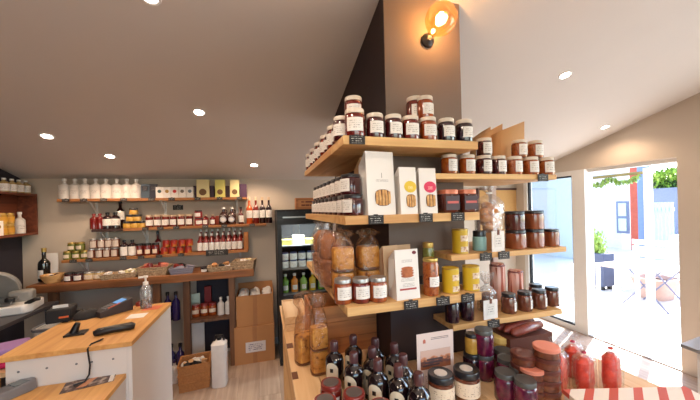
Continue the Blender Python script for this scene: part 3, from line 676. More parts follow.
# R2 items
put('bluejar', jar('pale_blue_jar', .034, .1, mat('pale_blue_glaze', (146, 190, 186), .3, coat=.5), LIDB, None, cyl=True, lidh=.28), (xat(479.5, RJ+.03, 240), RJ+.03, RZ[1]), 0, 'pale blue jar with a wide black lid beside the yellow tin', 'jar')
def puffs(t, w_, d_, h_):
    rnd = random.Random(3)
    for k in range(14):
        a = rnd.uniform(0, 6.28); rr = rnd.uniform(0, w_*.3); z = .02+(h_-.04)*(k/13)
        bm = nb(); bmesh.ops.create_icosphere(bm, subdivisions=2, radius=w_*rnd.uniform(.17, .23), matrix=Matrix.Translation((rr*math.cos(a), rr*math.sin(a)*.7, z)) @ Matrix.Diagonal((1.1, 1, .8, 1))); build('biscuit', bm, mottled('pale_biscuit', [(196, 124, 62), (226, 160, 96)], 50, .7, 0), t)
put('bisc', cello_bag('biscuit_bag', .14, .09, .235, puffs, CELLOW, .84, .66, WHITE, .9), (xat(492, RJ+.02, 225), RJ+.035, RZ[1]+.09), .1, 'cellophane bag of pale biscuits tied at the top, right shelves', 'bag')
def fcard(w_, h_):
    def fn():
        t = empty('label_card'); build('card', plate(w_, h_, .003, 0, 0), WPAPER, t)
        build('card_print', plate(w_*.55, h_*.6, .001, h_*.22, -.0026), printed('card_small_print', (226, 220, 212), (150, 140, 140), 5), t)
        bm = nb(); box(bm, -.006, -.005, h_*.82, .006, -.0016, h_*1.08); build('ribbon', bm, mat('brown_ribbon', (120, 70, 50), .6), t)
        bm = nb(); box(bm, -.01, .002, 0, .01, .022, .004); build('card_foot', bm, WPAPER, t)
        return t
    return fn
put('fcard', fcard(.078, .1), (xat(498, RY0+.012, 240), RY0+.012, RZ[1]), .05, 'white product card with ribbon under the pale biscuit bag', 'card', 'white ribboned cards on the right shelves')
bm = nb(); cbox(bm, 0, 0, 0, .1, .06, .089); o = build('kraft_stand', bm, CARD); tag(o, 'low kraft box under the pale biscuit bag', 'box'); o.location = (xat(492, RJ+.02, 225), RJ+.035, RZ[1])
CG = 'chocolate spread jars on the middle right shelf'
for i, px in enumerate((515.5, 533.5)):
    put('chocjar', jar('chocolate_jar', .044, .097, 'choc', LIDB, None, square=3.5, cyl=True, lidh=.14, lidr=.97), (xat(px, RJ, 240), RJ, RZ[1]), 0, ordl('chocolate spread jar with black lid', i, 2, 'in the bottom layer'), 'jar', CG)
put('chocjar3', jar('chocolate_jar', .034, .092, 'choc', LIDB, None, square=3.5, cyl=True, lidh=.14), (xat(551, RJ, 240), RJ, RZ[1]), 0, 'smaller chocolate spread jar alone at the right end', 'jar', CG)
put('dchocjar', jar('chocolate_jar', .042, .097, 'dchoc', LIDB, None, square=3.5, cyl=True, lidh=.13, lidr=.97), (xat(514.5, RJ, 215), RJ, RZ[1]+.097), 0, 'dark chocolate spread jar on the upper layer, left', 'jar', CG)
put('chocjar', None, (xat(533, RJ, 215), RJ, RZ[1]+.097), 0, 'chocolate spread jar with black lid on the upper layer, right', 'jar', CG)
# R3 items
JG = 'dark lidded jars on the low right shelf'
for px, dy, lab in ((508.5, 0, 'leftmost of the front ones'), (524.5, .0, 'second of the front ones'), (539, .0, 'third of the front ones'), (552, .01, 'right end of the front ones'), (536, .09, 'alone behind the others')):
    put('r3jar', jar('conserve_jar', .036, .1, 'brown', LIDB, LBL, (.15, .6), .9), (xat(px, RJ+dy, 300), RJ+dy, RZ[2]), .5, f'brown conserve jar with black lid on low shelf, {lab}', 'jar', JG)
put('fcard2', fcard(.085, .092), (xat(490.5, RY0+.012, 310), RY0+.012, RZ[2]), .05, 'white framed product card standing before the twisted film bag', 'card', 'white ribboned cards on the right shelves')
def nuts(t, w_, d_, h_):
    bm = nb(); lathe(bm, [(0, 0), (w_*.4, .002), (w_*.46, h_*.3), (w_*.4, h_*.85), (0, h_)], 18, wob=lambda a, k, z: 1+.06*math.sin(6*a+z*50), M=Matrix.Diagonal((1, d_/w_, 1, 1))); build('sweets', bm, mottled('dark_sweets', [(70, 34, 30), (120, 66, 56)], 60, .4, .3), t)
put('nutbag', cello_bag('sweet_bag', .085, .07, .2, nuts, CELLOW, .68, .5, WHITE, 1.2), (xat(487, RJ+.06, 300), RJ+.06, RZ[2]), 0, 'milky film bag of dark sweets behind the framed card', 'bag')
BRO = mat('brown_bottle_glass', (52, 24, 18), .1, coat=.6)
for px, hh, lab in ((452, .1, 'left'), (467, .1, 'right')):
    put('r3dark'+lab, jar('syrup_jar', .033, .115, 'black', LIDB, None), (xat(px, RJ-.01, 310), RJ-.01, RZ[2]), 0, f'dark syrup jar at the {lab} of the pair at the low shelf corner', 'jar', 'dark syrup jars at the low shelf corner')
def foil(n, h_):
    def fn():
        t = empty('foil_packet'); bm = nb()
        lathe(bm, [(0, 0), (.036, .001), (.04, .02), (.04, h_-.02), (.03, h_-.008), (.036, h_), (0, h_-.004)], 32, wob=lambda a, k, z: 1+.06*math.sin(8*a+z*8)); build('wrapper', bm, stripes('copper_stripe_foil', (196, 104, 80), (240, 190, 172), 34, (1, .5, 0), .3), t, ang=80)
        bm = nb(); lathe(bm, [(.03, h_*.92), (.043, h_*.93), (.043, h_*.95), (.03, h_*.96)], 20); build('band', bm, LIDR, t); return t
    return fn
put('foil1', foil(5, .21), (xat(499, 1.45, 290), 1.46, RZ[2]), 0, 'tall copper striped packet behind the low right shelf jars', 'packet', 'copper striped packets on the low right shelf')
put('foil2', foil(5, .16), (xat(517, 1.45, 290), 1.46, RZ[2]), 0, 'shorter copper striped packet behind the low right shelf jars', 'packet', 'copper striped packets on the low right shelf')
# ================================================================== PRODUCT TABLE
TZ = .88
tb = tag(empty('display_table', (.5, 1.1, 0)), 'pale wooden display table wrapped round the foot of the pillar', 'table')
def tpart(n, bm, m, **k):
    bmesh.ops.translate(bm, verts=bm.verts, vec=(-.5, -1.1, 0)); return build(n, bm, m, tb, **k)
x = .11; i = 0
while x < PX0-.06:
    bm = nb(); ye = 2.5; 
    if i == 0:
        ys = [.8]
        for (a, b_) in ((.0, 0),): pass
    box(bm, x+.0015, .8, TZ-.03, x+.12, ye, TZ); tpart('plank', bm, PALE, bevel=.002); x += .1215; i += 1
x = PX0+.004
while x < 1.5:
    bm = nb(); box(bm, x+.0015, .8, TZ-.03, x+.12, PY0-.008 if x < PX1 else 1.22, TZ); tpart('plank', bm, PALE, bevel=.002); x += .1215
for (px, py) in ((289, 346), (293, 376)):
    c = onZ(px, py, TZ); bm = nb(); box(bm, max(c.x-.022, .112), c.y-.03, TZ, c.x+.022, c.y+.03, TZ+.002); tpart('wood_plug', bm, mat('dark_plug_wood', (110, 66, 40), .6))
bm = nb(); box(bm, .13, .83, .1, .15, 2.48, TZ-.031); tpart('side_panel', bm, PINEY)
bm = nb(); box(bm, .15, .83, .1, 1.53, .85, TZ-.031); tpart('front_panel', bm, PINE)
for (x, y) in ((.16, .87), (1.47, .87), (.16, 2.42), (1.47, 1.15)):
    bm = nb(); box(bm, x, y, 0, x+.05, y+.05, TZ-.031); tpart('leg', bm, PINEZ)
# pale crate block at far left end
cp = onZ(293, 318, TZ)
t = tag(empty('pine_crate', (.2, 2.15, TZ)), 'small empty pine crate at the far left end of the display table', 'crate')
for z in (0, .045):
    for q in ((-.08, -.2, .08, -.19), (-.08, .19, .08, .2), (-.08, -.189, -.07, .189), (.07, -.189, .08, .189)):
        bm = nb(); box(bm, q[0], q[1], z+.002, q[2], q[3], z+.042); build('slat', bm, PALE, t)
bm = nb(); box(bm, -.069, -.189, .0, .069, .189, .078); build('crate_filling', bm, PALE, t)
# wooden crate panel behind bottles
t = tag(empty('wine_crate', (.43, 1.7, TZ)), 'brown wooden crate behind the dark bottles under the lowest shelf', 'crate')
for k in range(3):
    bm = nb(); box(bm, -.2, -.14, k*.085+.001, .16, -.125, k*.085+.083); build('front_slat', bm, wood('crate_wood', (196, 128, 72), (150, 92, 50), 'X'), t)
    bm = nb(); box(bm, -.2, .125, k*.085+.001, .16, .14, k*.085+.083); build('rear_slat', bm, MATS['crate_wood'], t)
for x in (-.2, .148):
    bm = nb(); box(bm, x, -.124, .001, x+.012, .124, .254); build('end_panel', bm, MATS['crate_wood'], t)
# tall biscuit loaf pack
p = onZ(321, 376, TZ)
put('loaftall', cello_bag('wrapped_cake', .08, .07, .38, loaf(2), FILMB, .78, .58, crumple=True), (p.x, p.y+.035, TZ), .1, 'tall film bag with two stacked golden cakes on the table, left', 'bread')
put('loaftall2', cello_bag('wrapped_cake', .11, .08, .36, loaf(1), FILMB, .7, .4, crumple=True), (p.x-.045, p.y+.16, TZ+0), .4, 'crinkled film bag of cake behind the two stacked golden cakes', 'bread')
# dark flask bottles
DKB = mat('dark_bottle_glass', (26, 14, 16), .08, var=.1, coat=1)
def flask():
    t = empty('dark_bottle'); r, h = .04, .2
    bm = nb(); lathe(bm, [(0, 0), (r*.9, 0), (r, .006), (r, h*.6), (r*.9, h*.67), (r*.5, h*.74), (r*.36, h*.785), (r*.36, h*.82), (0, h*.82)], 24); build('glass_body', bm, DKB, t)
    bm = nb(); lathe(bm, [(0, h*.8), (r*.42, h*.8), (r*.44, h*.82), (r*.44, h*.97), (r*.36, h), (0, h)], 18); build('cap', bm, mat('plum_wax_cap', (84, 50, 52), .35, coat=.4), t)
    bm = nb(); seg_ = 10
    uv = bm.loops.layers.uv.verify()
    for i in range(seg_):
        a0, a1 = -PI/2-.7+1.4*i/seg_, -PI/2-.7+1.4*(i+1)/seg_
        def top(a): q = (a+PI/2)/.75; return h*(.42+.2*math.sqrt(max(0, 1-q*q)))
        f = bm.faces.new([bm.verts.new(((r+.0008)*math.cos(a), (r+.0008)*math.sin(a), z)) for a, z in ((a0, h*.12), (a1, h*.12), (a1, top(a1)), (a0, top(a0)))])
        for l in f.loops: l[uv].uv = ((math.atan2(l.vert.co.y, l.vert.co.x)+PI/2)/1.4+.5, l.vert.co.z/h*1.8)
    o = build('paper_label', bm, mat('cream_label', (226, 212, 186), .7, var=.02), t)
    bm = nb(); strip(bm, r+.0014, h*.42, h*.5, .35); build('label_mark', bm, BLK, o)
    return t
FB = [(334, 341), (353, 335), (353.5, 352), (375, 338), (372, 347), (377.5, 359), (394, 343), (403, 354), (390, 362), (406, 367.5)]
FL = ['farthest left', 'rearmost second from left', 'second column, nearer', 'rearmost third column', 'third column, middle', 'third column, nearest', 'rearmost fourth column', 'right column, middle', 'just left of the nearest', 'nearest right, by the leaflet']
pts = []
for (px, py), lb in zip(FB, FL):
    p = onZ(px, py, TZ+.2)
    for it in range(40):
        for q in pts:
            d = Vector((p.x-q.x, p.y-q.y, 0))
            if d.length < .082: p = p+d.normalized()*(.083-d.length)
    pts.append(p)
    put('flask', flask, (p.x, p.y, TZ), -.75+random.uniform(-.2, .2), f'dark bottle with cream arched label, {lb} of the group', 'bottle', 'dark bottles on the display table')
RG = 'red-rimmed jars in front of the dark bottles'
for px, py, lb in ((331, 382, 'farthest back'), (354, 392, 'right middle'), (325, 399, 'left, nearest in view'), (381, 404, 'rightmost, cut by the photo edge')):
    p = onZ(px, py, TZ+.11)
    put('rlid', jar('red_lidded_jar', .043, .11, 'red', mat('rusty_red_lid', (134, 46, 38), .35, coat=.5), LBL, top=mat('grey_lid_print', (96, 88, 86), .4), topr=.74), (p.x, p.y-.0, TZ), -.3, f'jar with shiny red lid and grey top, {lb}', 'jar', RG)
BG = 'wide black-lidded jars before the leaflet'
for i, (px, py) in enumerate(((440.5, 372.5), (466, 368))):
    p = onZ(px, py, TZ+.12)
    put('wide', jar('wide_jar', .051, .12, 'brown', LIDB, LBLK, (.2, .68), 3.4, top=mat('lid_disc', (206, 196, 186), .5), lidr=.98, lidh=.2, cyl=True), (p.x, p.y, TZ), .1-.2*i, f'wide jar with black lid and white dot, {["left", "right"][i]} one in front of leaflet', 'jar', BG)
# leaflet / poster
a = onZ(419, 392, TZ); a = Vector((xat(417.5, 1.125, 380), 1.125, TZ)); b = Vector((xat(454, 1.125, 380), 1.125, TZ))
t = tag(empty('poster', ((a.x+b.x)/2, 1.125, TZ), 0), 'upright paper poster with a sunset landscape picture behind wide jars', 'poster')
W = (b-a).length; Hh = .24
build('paper', plate(W, Hh, .002, 0), mat('pinkish_paper', (226, 204, 196), .7, var=.02), t)
def scenery():
    m, nt, p_ = base('sunset_picture'); tc = nd(nt, 'ShaderNodeTexCoord'); sp = nd(nt, 'ShaderNodeSeparateXYZ'); nt.links.new(tc.outputs['UV'], sp.inputs[0])
    no = nd(nt, 'ShaderNodeTexNoise'); no.inputs['Scale'].default_value = 6; no.inputs['Detail'].default_value = 5; nt.links.new(tc.outputs['UV'], no.inputs[0])
    ad = nd(nt, 'ShaderNodeMath', operation='MULTIPLY_ADD'); ad.inputs[1].default_value = .7; nt.links.new(no.outputs[0], ad.inputs[0]); nt.links.new(sp.outputs[1], ad.inputs[2])
    cr = nd(nt, 'ShaderNodeValToRGB')
    for _ in range(2): cr.color_ramp.elements.new(.5)
    for e, (q, c) in zip(cr.color_ramp.elements, ((.5, (150, 90, 60)), (.72, (96, 62, 60)), (.9, (206, 130, 90)), (1.0, (214, 176, 160)))): e.position = q; e.color = lin(c)
    nt.links.new(ad.outputs[0], cr.inputs[0]); nt.links.new(cr.outputs[0], p_.inputs['Base Color']); return m
o = build('picture', plate(W*.82, Hh*.33, .0008, Hh*.37, -.0016), scenery(), t)
for k in range(3):
    bm = nb(); z = Hh*(.42+.05*k); box(bm, -W*.36+.01*k, -.0028, z, W*.1+.008*k, -.0021, z+Hh*.03); build('roof_shape', bm, mat('slate_print', (84, 64, 66), .6), o)
build('heading', plate(W*.5, Hh*.05, .0006, Hh*.87, -.0016, W*.12), printed('heading_print', (226, 204, 196), (110, 90, 90), 2, .4, .7, .02, .02), t)
build('text_block', plate(W*.8, Hh*.22, .0006, Hh*.08, -.0016), printed('block_print', (226, 204, 196), (150, 126, 124), 7), t)
bm = nb(); prism(bm, [(-.006, 0), (.006, 0), (.006, .012), (0, .018), (-.006, .012)], 0, .0008)
bmesh.ops.transform(bm, matrix=Matrix.Translation((-W*.3, -.0012, Hh*.83)) @ Matrix.Rotation(PI/2, 4, 'X'), verts=bm.verts); build('crest', bm, mat('salmon_print', (200, 110, 90), .6), t)
bm = nb(); box(bm, -.03, .0015, 0, .03, .05, .004); build('poster_foot', bm, WPAPER, t)
# purple jars
PG = 'purple fruit jars on the display table'
lids = [(505, 371, 'front left'), (525, 379, 'front right'), (507, 357.5, 'second row left'), (519.5, 366, 'second row right'), (503, 349, 'rear of the left column'), (484, 353, 'leftmost under the stacked jar'), (487.5, 329, 'stacked highest')]
for px, py, lb in lids:
    z = TZ+.11 if 'stacked highest' not in lb else TZ+.22
    p = onZ(px, py, z)
    if lb.startswith('leftmost'): base_s = p.copy()
    if 'stacked highest' in lb: p = base_s
    put('purp', jar('purple_jar', .0415, .11, 'purple', LIDB if False else mat('grey_green_lid', (92, 92, 90), .35, metal=.3), None), (p.x, p.y, z-.11), 0, f'jar of purple fruit with grey lid, {lb}', 'jar', PG)
p = onZ(472, 352, TZ+.11)
put('purpd', jar('black_jar', .04, .11, 'black', LIDB, None), (p.x, p.y, TZ), 0, 'near black jar left of the purple jars under a yellow pot', 'jar', PG)
put('ypot', jar('mustard_pot', .03, .085, 'gold', LIDB, None), (p.x, p.y, TZ+.11), 0, 'small mustard yellow pot with black lid stacked by the purple jars', 'jar')
# cheese box
p = onZ(505, 334, 1.0)
t = tag(empty('yellow_cheese_box', (p.x-.03, p.y, TZ), ), 'yellow round-cornered box with cream lid beneath the low right shelf', 'box')
bm = nb(); lathe(bm, [(0, 0), (.055, 0), (.055, .1), (0, .1)], 24, sq=4); build('box_body', bm, mat('butter_yellow', (214, 178, 84), .5), t)
bm = nb(); lathe(bm, [(0, .1), (.058, .1), (.058, .125), (0, .126)], 24, sq=4); build('box_lid', bm, mat('pale_yellow_lid', (240, 216, 136), .5), t)
# stacks of terrine tins
SG = 'flat terrine jars stacked on the display table'
def terr(lid):
    def fn():
        t = empty('terrine_jar'); r, h = .047, .042
        bm = nb(); lathe(bm, [(0, 0), (r*.92, 0), (r, .004), (r, h*.66), (0, h*.66)], 24); build('jar_body', bm, JAMS['brown'], t)
        bm = nb(); lathe(bm, [(0, h*.64), (r*1.0, h*.64), (r*1.02, h*.7), (r*1.02, h*.94), (r*.95, h), (0, h*.985)], 24); build('lid', bm, lid, t); return t
    return fn
BRL = mat('red_brown_lid', (96, 44, 36), .4, coat=.3)
for (px, py, n, tl, lb) in ((546, 345, 5, 'p', 'right stack by the red bags'), (523, 352, 4, 'b', 'middle stack behind the grey lids'), (531, 366, 3, 'p', 'low front stack with salmon lid')):
    p = onZ(px, py, TZ+n*.042)
    for k in range(n):
        kk = 'terrp' if (tl == 'p' and k == n-1) else 'terrb'
        put(kk, terr(LIDP if kk == 'terrp' else BRL), (p.x, p.y, TZ+k*.042), 0, f'flat terrine jar, {ORD[k]} from the bottom of the {lb}', 'jar', SG)
# big dried-sausage pack
p = onZ(535, 335, TZ+.16)
def saus():
    t = empty('sausage_pack'); 
    for k in range(3):
        bm = nb(); tube(bm, [(-.12, -.04+.04*k, .02), (-.1, -.04+.04*k, .024), (0, -.04+.04*k, .028), (.1, -.04+.04*k, .024), (.12, -.04+.04*k, .02)], [.006, .02, .024, .02, .006], 12); build('sausage', bm, mottled('cured_meat', [(110, 42, 36), (150, 70, 58)], 60, .35, .5), t)
    return t
t = tag(empty('pack_riser', (p.x+.035, p.y+.12, TZ)), 'cardboard riser under the cured sausages behind the terrine jars', 'box')
bm = nb(); cbox(bm, 0, 0, 0, .26, .14, .13); build('riser_body', bm, mat('dark_brown_card', (96, 52, 40), .7), t)
put('saus', saus, (p.x+.035, p.y+.12, TZ+.131), .2, 'dark red cured sausages lying behind the terrine stacks', 'sausage')
# red bags
RED = mottled('red_pepper_sweets', [(184, 34, 20), (232, 66, 36)], 50, .4, .3)
def redc(t, w_, d_, h_):
    bm = nb(); lathe(bm, [(0, 0), (w_*.42, .002), (w_*.47, h_*.3), (w_*.44, h_*.85), (w_*.2, h_), (0, h_)], 20, wob=lambda a, k, z: 1+.05*math.sin(5*a+z*40), M=Matrix.Diagonal((1, d_/w_, 1, 1))); build('red_sweets', bm, RED, t)
RB = mat('red_ribbon', (214, 50, 34), .4); PK = mat('magenta_ribbon', (196, 50, 90), .4)
for px, w_, h_, key, lb in ((563, .075, .21, 'rb1', 'leftmost, with orange tie'), (590, .085, .19, 'rb2', 'in the middle, bulging'), (617, .08, .2, 'rb1', 'rightmost, standing apart'), (578, .07, .2, 'rb2', 'behind and between the left two')):
    p = onZ(px, 392 if px != 578 else 378, TZ)
    put(key, cello_bag('red_sweet_bag', w_, .065, h_, redc, CELLO, .8, .72, RB if key == 'rb1' else PK, 1.1), (p.x, p.y+.02, TZ), .2, f'film bag of red sweets by the doorway, {lb}', 'bag', 'film bags of red sweets on the table')
p = onZ(558, 391, .94); 
t = tag(empty('striped_box', (p.x+.226, p.y-.14, TZ), math.radians(-16.2)), 'flat red and white striped box at the bottom right of the table', 'box')
bm = nb(); cbox(bm, 0, 0, 0, .46, .15, .045); build('box_body', bm, WPAPER, t)
bm = nb(); cbox(bm, 0, 0, .045, .466, .156, .017); build('striped_lid', bm, stripes('red_white_stripe', (240, 230, 216), (208, 92, 74), 11, (1, -.9, 0), duty=.62), t)
# ================================================================== BACK WALL SHELVES
BY0, BY1 = 3.655, 3.845; BJ = 3.71
def zat(px, py, Y=BY0): return onY(px, py, Y).z
S1 = zat(150, 198); S2 = zat(190, 226); S3 = zat(165, 254.5)
def wshelf(x0, x1, z, lab, nbk, m=RUST, th=.028):
    a, b = xat(x0, BY0), xat(x1, BY0); t = tag(empty('wall_shelf', ((a+b)/2, BY0, z)), lab, 'shelf', 'wooden shelves on the back wall')
    hw = (b-a)/2; bm = nb(); box(bm, -hw, 0, -th, hw, BY1-BY0, 0); build('board', bm, m, t, bevel=.002)
    for x in nbk:
        xx = xat(x, BY0)-(a+b)/2
        bm = nb(); box(bm, xx-.012, .02, -th-.006, xx+.012, BY1-BY0+.004, -th-.0005); box(bm, xx-.012, BY1-BY0-.004, -th-.16, xx+.012, BY1-BY0+.004, -th-.006)
        v = [bm.verts.new(q) for q in ((xx-.006, .05, -th-.006), (xx+.006, .05, -th-.006), (xx+.006, BY1-BY0, -th-.13), (xx-.006, BY1-BY0, -th-.13), (xx-.006, .07, -th-.006), (xx+.006, .07, -th-.006), (xx+.006, BY1-BY0, -th-.115), (xx-.006, BY1-BY0, -th-.115))]
        for f in ((0, 1, 2, 3), (7, 6, 5, 4), (0, 3, 7, 4), (1, 5, 6, 2)): bm.faces.new([v[i] for i in f])
        build('bracket', bm, WHITE, t)
WSH = wood('wall_shelf_pine', (182, 122, 68), (138, 86, 46), 'X')
wshelf(57, 247, S1, 'highest back wall shelf with white bottles and cream cartons', (87, 160, 236), WSH)
wshelf(122, 266, S2, 'middle back wall shelf with small jars and liqueur bottles', (140, 232), WSH)
wshelf(91, 123, S2+.0, 'short back wall shelf under the red bottles', (97,), mat('dark_shelf_board', (60, 40, 36), .6))
wshelf(60, 247, S3, 'lowest back wall shelf with conserve jars and sauce bottles', (75, 238), WSH)
WB = mat('white_stoneware', (226, 220, 214), .35, coat=.4)
CORK = mat('pale_wood_cap', (206, 180, 150), .6)
row('wbottle', bottle('white_bottle', .049, .21, WB, WHITE, printed('pale_bottle_print', (226, 220, 214), (170, 160, 156), 5), neck=.3, nr=.3, shoulder=.1, lz=(.2, .5), lang=1.6), [65, 75.5, 86, 96.5, 107, 117.5, 127.5, 137], BJ+.02, S1, 'white stoneware bottle', 'on the highest back wall shelf', 'bottle', 'white bottles on the highest back wall shelf')
DKT = mat('dark_tin', (36, 30, 44), .3, coat=.3)
row('dkbox', carton('dark_carton', .075, .075, .15, DKT, front=printed('dk_print', (34, 30, 40), (120, 112, 112), 4)), [146, 154.5], BJ, S1, 'dark navy carton', 'beside the white bottles', 'box', 'dark cartons on the highest back wall shelf')
for i, (px, c, cn) in enumerate(((161, (60, 90, 90), 'teal'), (168.5, (180, 140, 70), 'ochre'), (176, (200, 40, 46), 'red'), (183.5, (120, 110, 100), 'grey'), (191, (110, 120, 130), 'blue grey'))):
    put('sm'+cn, carton('small_carton', .07, .07, .118, WPAPER, disc=mat(cn+'_dot', c, .6), dz=.6, dr=.26), (xat(px, BJ), BJ, S1), 0, f'small white carton with a {cn} dot on the highest back wall shelf', 'box', 'small white cartons on the highest back wall shelf')
for i, px in enumerate((204, 221, 235.5)):
    put('crm%d' % i, carton('cream_carton', [.125, .1, .1][i], .08, .2, [CREAM, mat('lemon_card', (220, 212, 120), .7, var=.03), CREAM][i], disc=mat('brown_cake_picture', (116, 84, 50), .6), dz=.3, dr=.3), (xat(px, BJ), BJ, S1), 0, ordl('tall cream carton with brown round picture', i, 3, 'on the highest shelf'), 'box', 'tall cream cartons on the highest back wall shelf')
for i, px in enumerate((196.7, 212.8, 228.3)): put('pur', carton('purple_carton', .045, .07, .135, mat('purple_card', (64, 34, 62), .5)), (xat(px, BJ+.06), BJ+.06, S1), 0, f'narrow purple carton behind the tall cream cartons, {ORD[i]} from left', 'box', 'purple cartons on the highest back wall shelf')
put('pur2', carton('purple_carton', .075, .08, .15, MATS['purple_card']), (xat(244, BJ), BJ, S1), 0, 'purple carton at the right end of the highest back wall shelf', 'box', 'purple cartons on the highest back wall shelf')
# S2 row
RG_ = mat('red_glass', (112, 22, 18), .12, coat=1); RD2 = mat('dark_red_glass', (84, 16, 20), .12, coat=1); OR_ = mat('orange_glass', (196, 84, 30), .15, coat=1); WINE = mat('wine_bottle_glass', (36, 14, 20), .1, coat=1)
row('redb', bottle('red_bottle', .036, .16, RG_, LIDR, None, neck=.25), [94, 100], BJ, S2, 'small red bottle', 'on the short dark shelf', 'bottle', 'red bottles on the short shelf')
for i, (px, hh, dy) in enumerate(((107.5, .16, 0), (115.5, .16, 0))):
    put('wl', bottle('wine_bottle', .042, .17, WINE, BLK, LBL, neck=.25, lz=(.2, .6), lang=2.6), (xat(px, BJ), BJ, S2), .2, ordl('short dark wine bottle', i, 2, 'with white label by the red bottles'), 'bottle', 'dark wine bottles on the short shelf')
put('wl2', bottle('wine_bottle', .04, .3, WINE, BLK, LBL, neck=.35, lz=(.3, .6), lang=2.6), (xat(120, BJ+.06), BJ+.07, S2), .2, 'tall dark wine bottle between the short shelf and honey jars', 'bottle')
HG = 'black-lidded honey jars stacked on the middle back wall shelf'
for lay, xs in enumerate(((127.5, 134.5, 141.5), (130.5, 137.5), (134,))):
    for i, px in enumerate(xs):
        put('honey', jar('honey_jar', .037, .07, 'gold', LIDB, None, lidh=.3, square=5), (xat(px, BJ), BJ, S2+.07*lay), 0, f'black-lidded honey jar, {["bottom", "middle", "top"][lay]} layer, {["alone"] [0] if len(xs) == 1 else ORD[i]+" from left"}, middle back shelf', 'jar', HG)
row('smj', jar('pale_lid_jar', .036, .13, 'red', CORK, LBL, (.15, .6), 2.2, lidh=.14), [149.5, 157.5, 165.5, 173.5, 181.5, 189.5], BJ, S2, 'small red jar with pale lid', 'on middle back shelf', 'jar', 'pale-lidded jars on the middle back wall shelf')
put('rcan', jar('red_can', .04, .085, mat('red_can_paint', (150, 36, 34), .4), LIDB, LBL, cyl=True), (xat(198.5, BJ), BJ, S2), .3, 'red can at the bottom of a stack of two, middle back shelf', 'can', 'red cans on the middle back wall shelf')
put('rcan', None, (xat(198.5, BJ), BJ, S2+.085), -.2, 'red can at the top of a stack of two, middle back shelf', 'can', 'red cans on the middle back wall shelf')
row('rbt', bottle('sauce_bottle', .033, .12, RG_, CORK, LBL, neck=.25, lang=1.4), [205.5, 212.5], BJ, S2, 'small red sauce bottle', 'left of the round-labelled jugs', 'bottle', 'small sauce bottles on the middle back wall shelf')
def jug():
    t = empty('liqueur_jug'); r, h = .05, .2
    bm = nb(); lathe(bm, [(0, 0), (r*.9, 0), (r, .008), (r, h*.48), (r*.8, h*.62), (r*.34, h*.74), (r*.3, h*.9), (0, h*.9)], 20); build('glass_body', bm, mat('brown_jug_glass', (56, 24, 18), .12, coat=1), t)
    bm = nb(); lathe(bm, [(0, h*.89), (r*.38, h*.89), (r*.36, h), (0, h)], 12); build('cap', bm, WHITE, t)
    bm = nb(); lathe(bm, [(0, 0), (r*.66, 0), (r*.66, .003), (0, .003)], 18, M=Matrix.Translation((0, -r+.002, h*.3)) @ Matrix.Rotation(PI/2, 4, 'X')); o = build('round_label', bm, WPAPER, t)
    bm = nb(); lathe(bm, [(r*.5, 0), (r*.56, 0), (r*.56, .0012), (r*.5, .0012)], 18, M=Matrix.Translation((0, -r-.0012, h*.3)) @ Matrix.Rotation(PI/2, 4, 'X')); build('blue_ring', bm, mat('blue_ink', (70, 90, 150), .6), o)
    bm = nb(); tube(bm, [(r*.3, 0, h*.84), (r*.75, 0, h*.8), (r*.7, 0, h*.66)], .005, 6); build('handle', bm, MATS['brown_jug_glass'], t)
    return t
for i, px in enumerate((223.5, 231.8)): put('jug', jug, (xat(px, BJ), BJ, S2), .0, f'brown jug with a round white label, {["left", "right"][i]} of two on middle back shelf', 'bottle', 'brown round-labelled jugs')
put('tbt', bottle('liqueur_bottle', .03, .2, RD2, BLK, LBL, neck=.4), (xat(241, BJ), BJ, S2), 0, 'slim dark red bottle right of the round-labelled jugs', 'bottle')
put('pct', carton('orange_carton', .05, .06, .1, mat('burnt_orange_card', (176, 70, 40), .6)), (xat(218, BJ+.08), BJ+.085, S2), 0, 'burnt orange carton behind the brown jugs', 'box')
for i, (px, m, c) in enumerate(((250.5, OR_, 'orange red'), (257, RG_, 'red'), (263.5, WINE, 'near black'), (270, WINE, 'near black'))):
    put('lq'+c+str(i), bottle('liqueur_bottle', .036, .31, m, CORK, LBL, neck=.36, lz=(.22, .5), lang=2.2), (xat(px-1, BJ), BJ, S2), 0, ordl(f'tall {c} liqueur bottle', i, 4, 'at the right shelf end'), 'bottle', 'tall liqueur bottles at the end of the middle back wall shelf')
# chalk signs on wall
for (x0, y0, x1, y1, lb) in ((173, 205, 183, 210, 'small black chalk sign on the wall below the small white cartons'), (206, 249, 228, 256, 'wide black chalk sign hung under the row of sauce bottles')):
    Y = 3.843 if y0 < 220 else BY0-.01; a = onY(x0, y1, Y); b = onY(x1, y0, Y)
    t = tag(empty('chalk_sign', ((a.x+b.x)/2, Y, a.z)), lb, 'sign', 'black chalk signs on the back wall')
    build('board', plate(b.x-a.x, b.z-a.z, .006), TAGM, t)
    bm = nb(); box(bm, -.01, -.001, b.z-a.z, .01, .006, b.z-a.z+.006); build('hanger', bm, BLK, t)
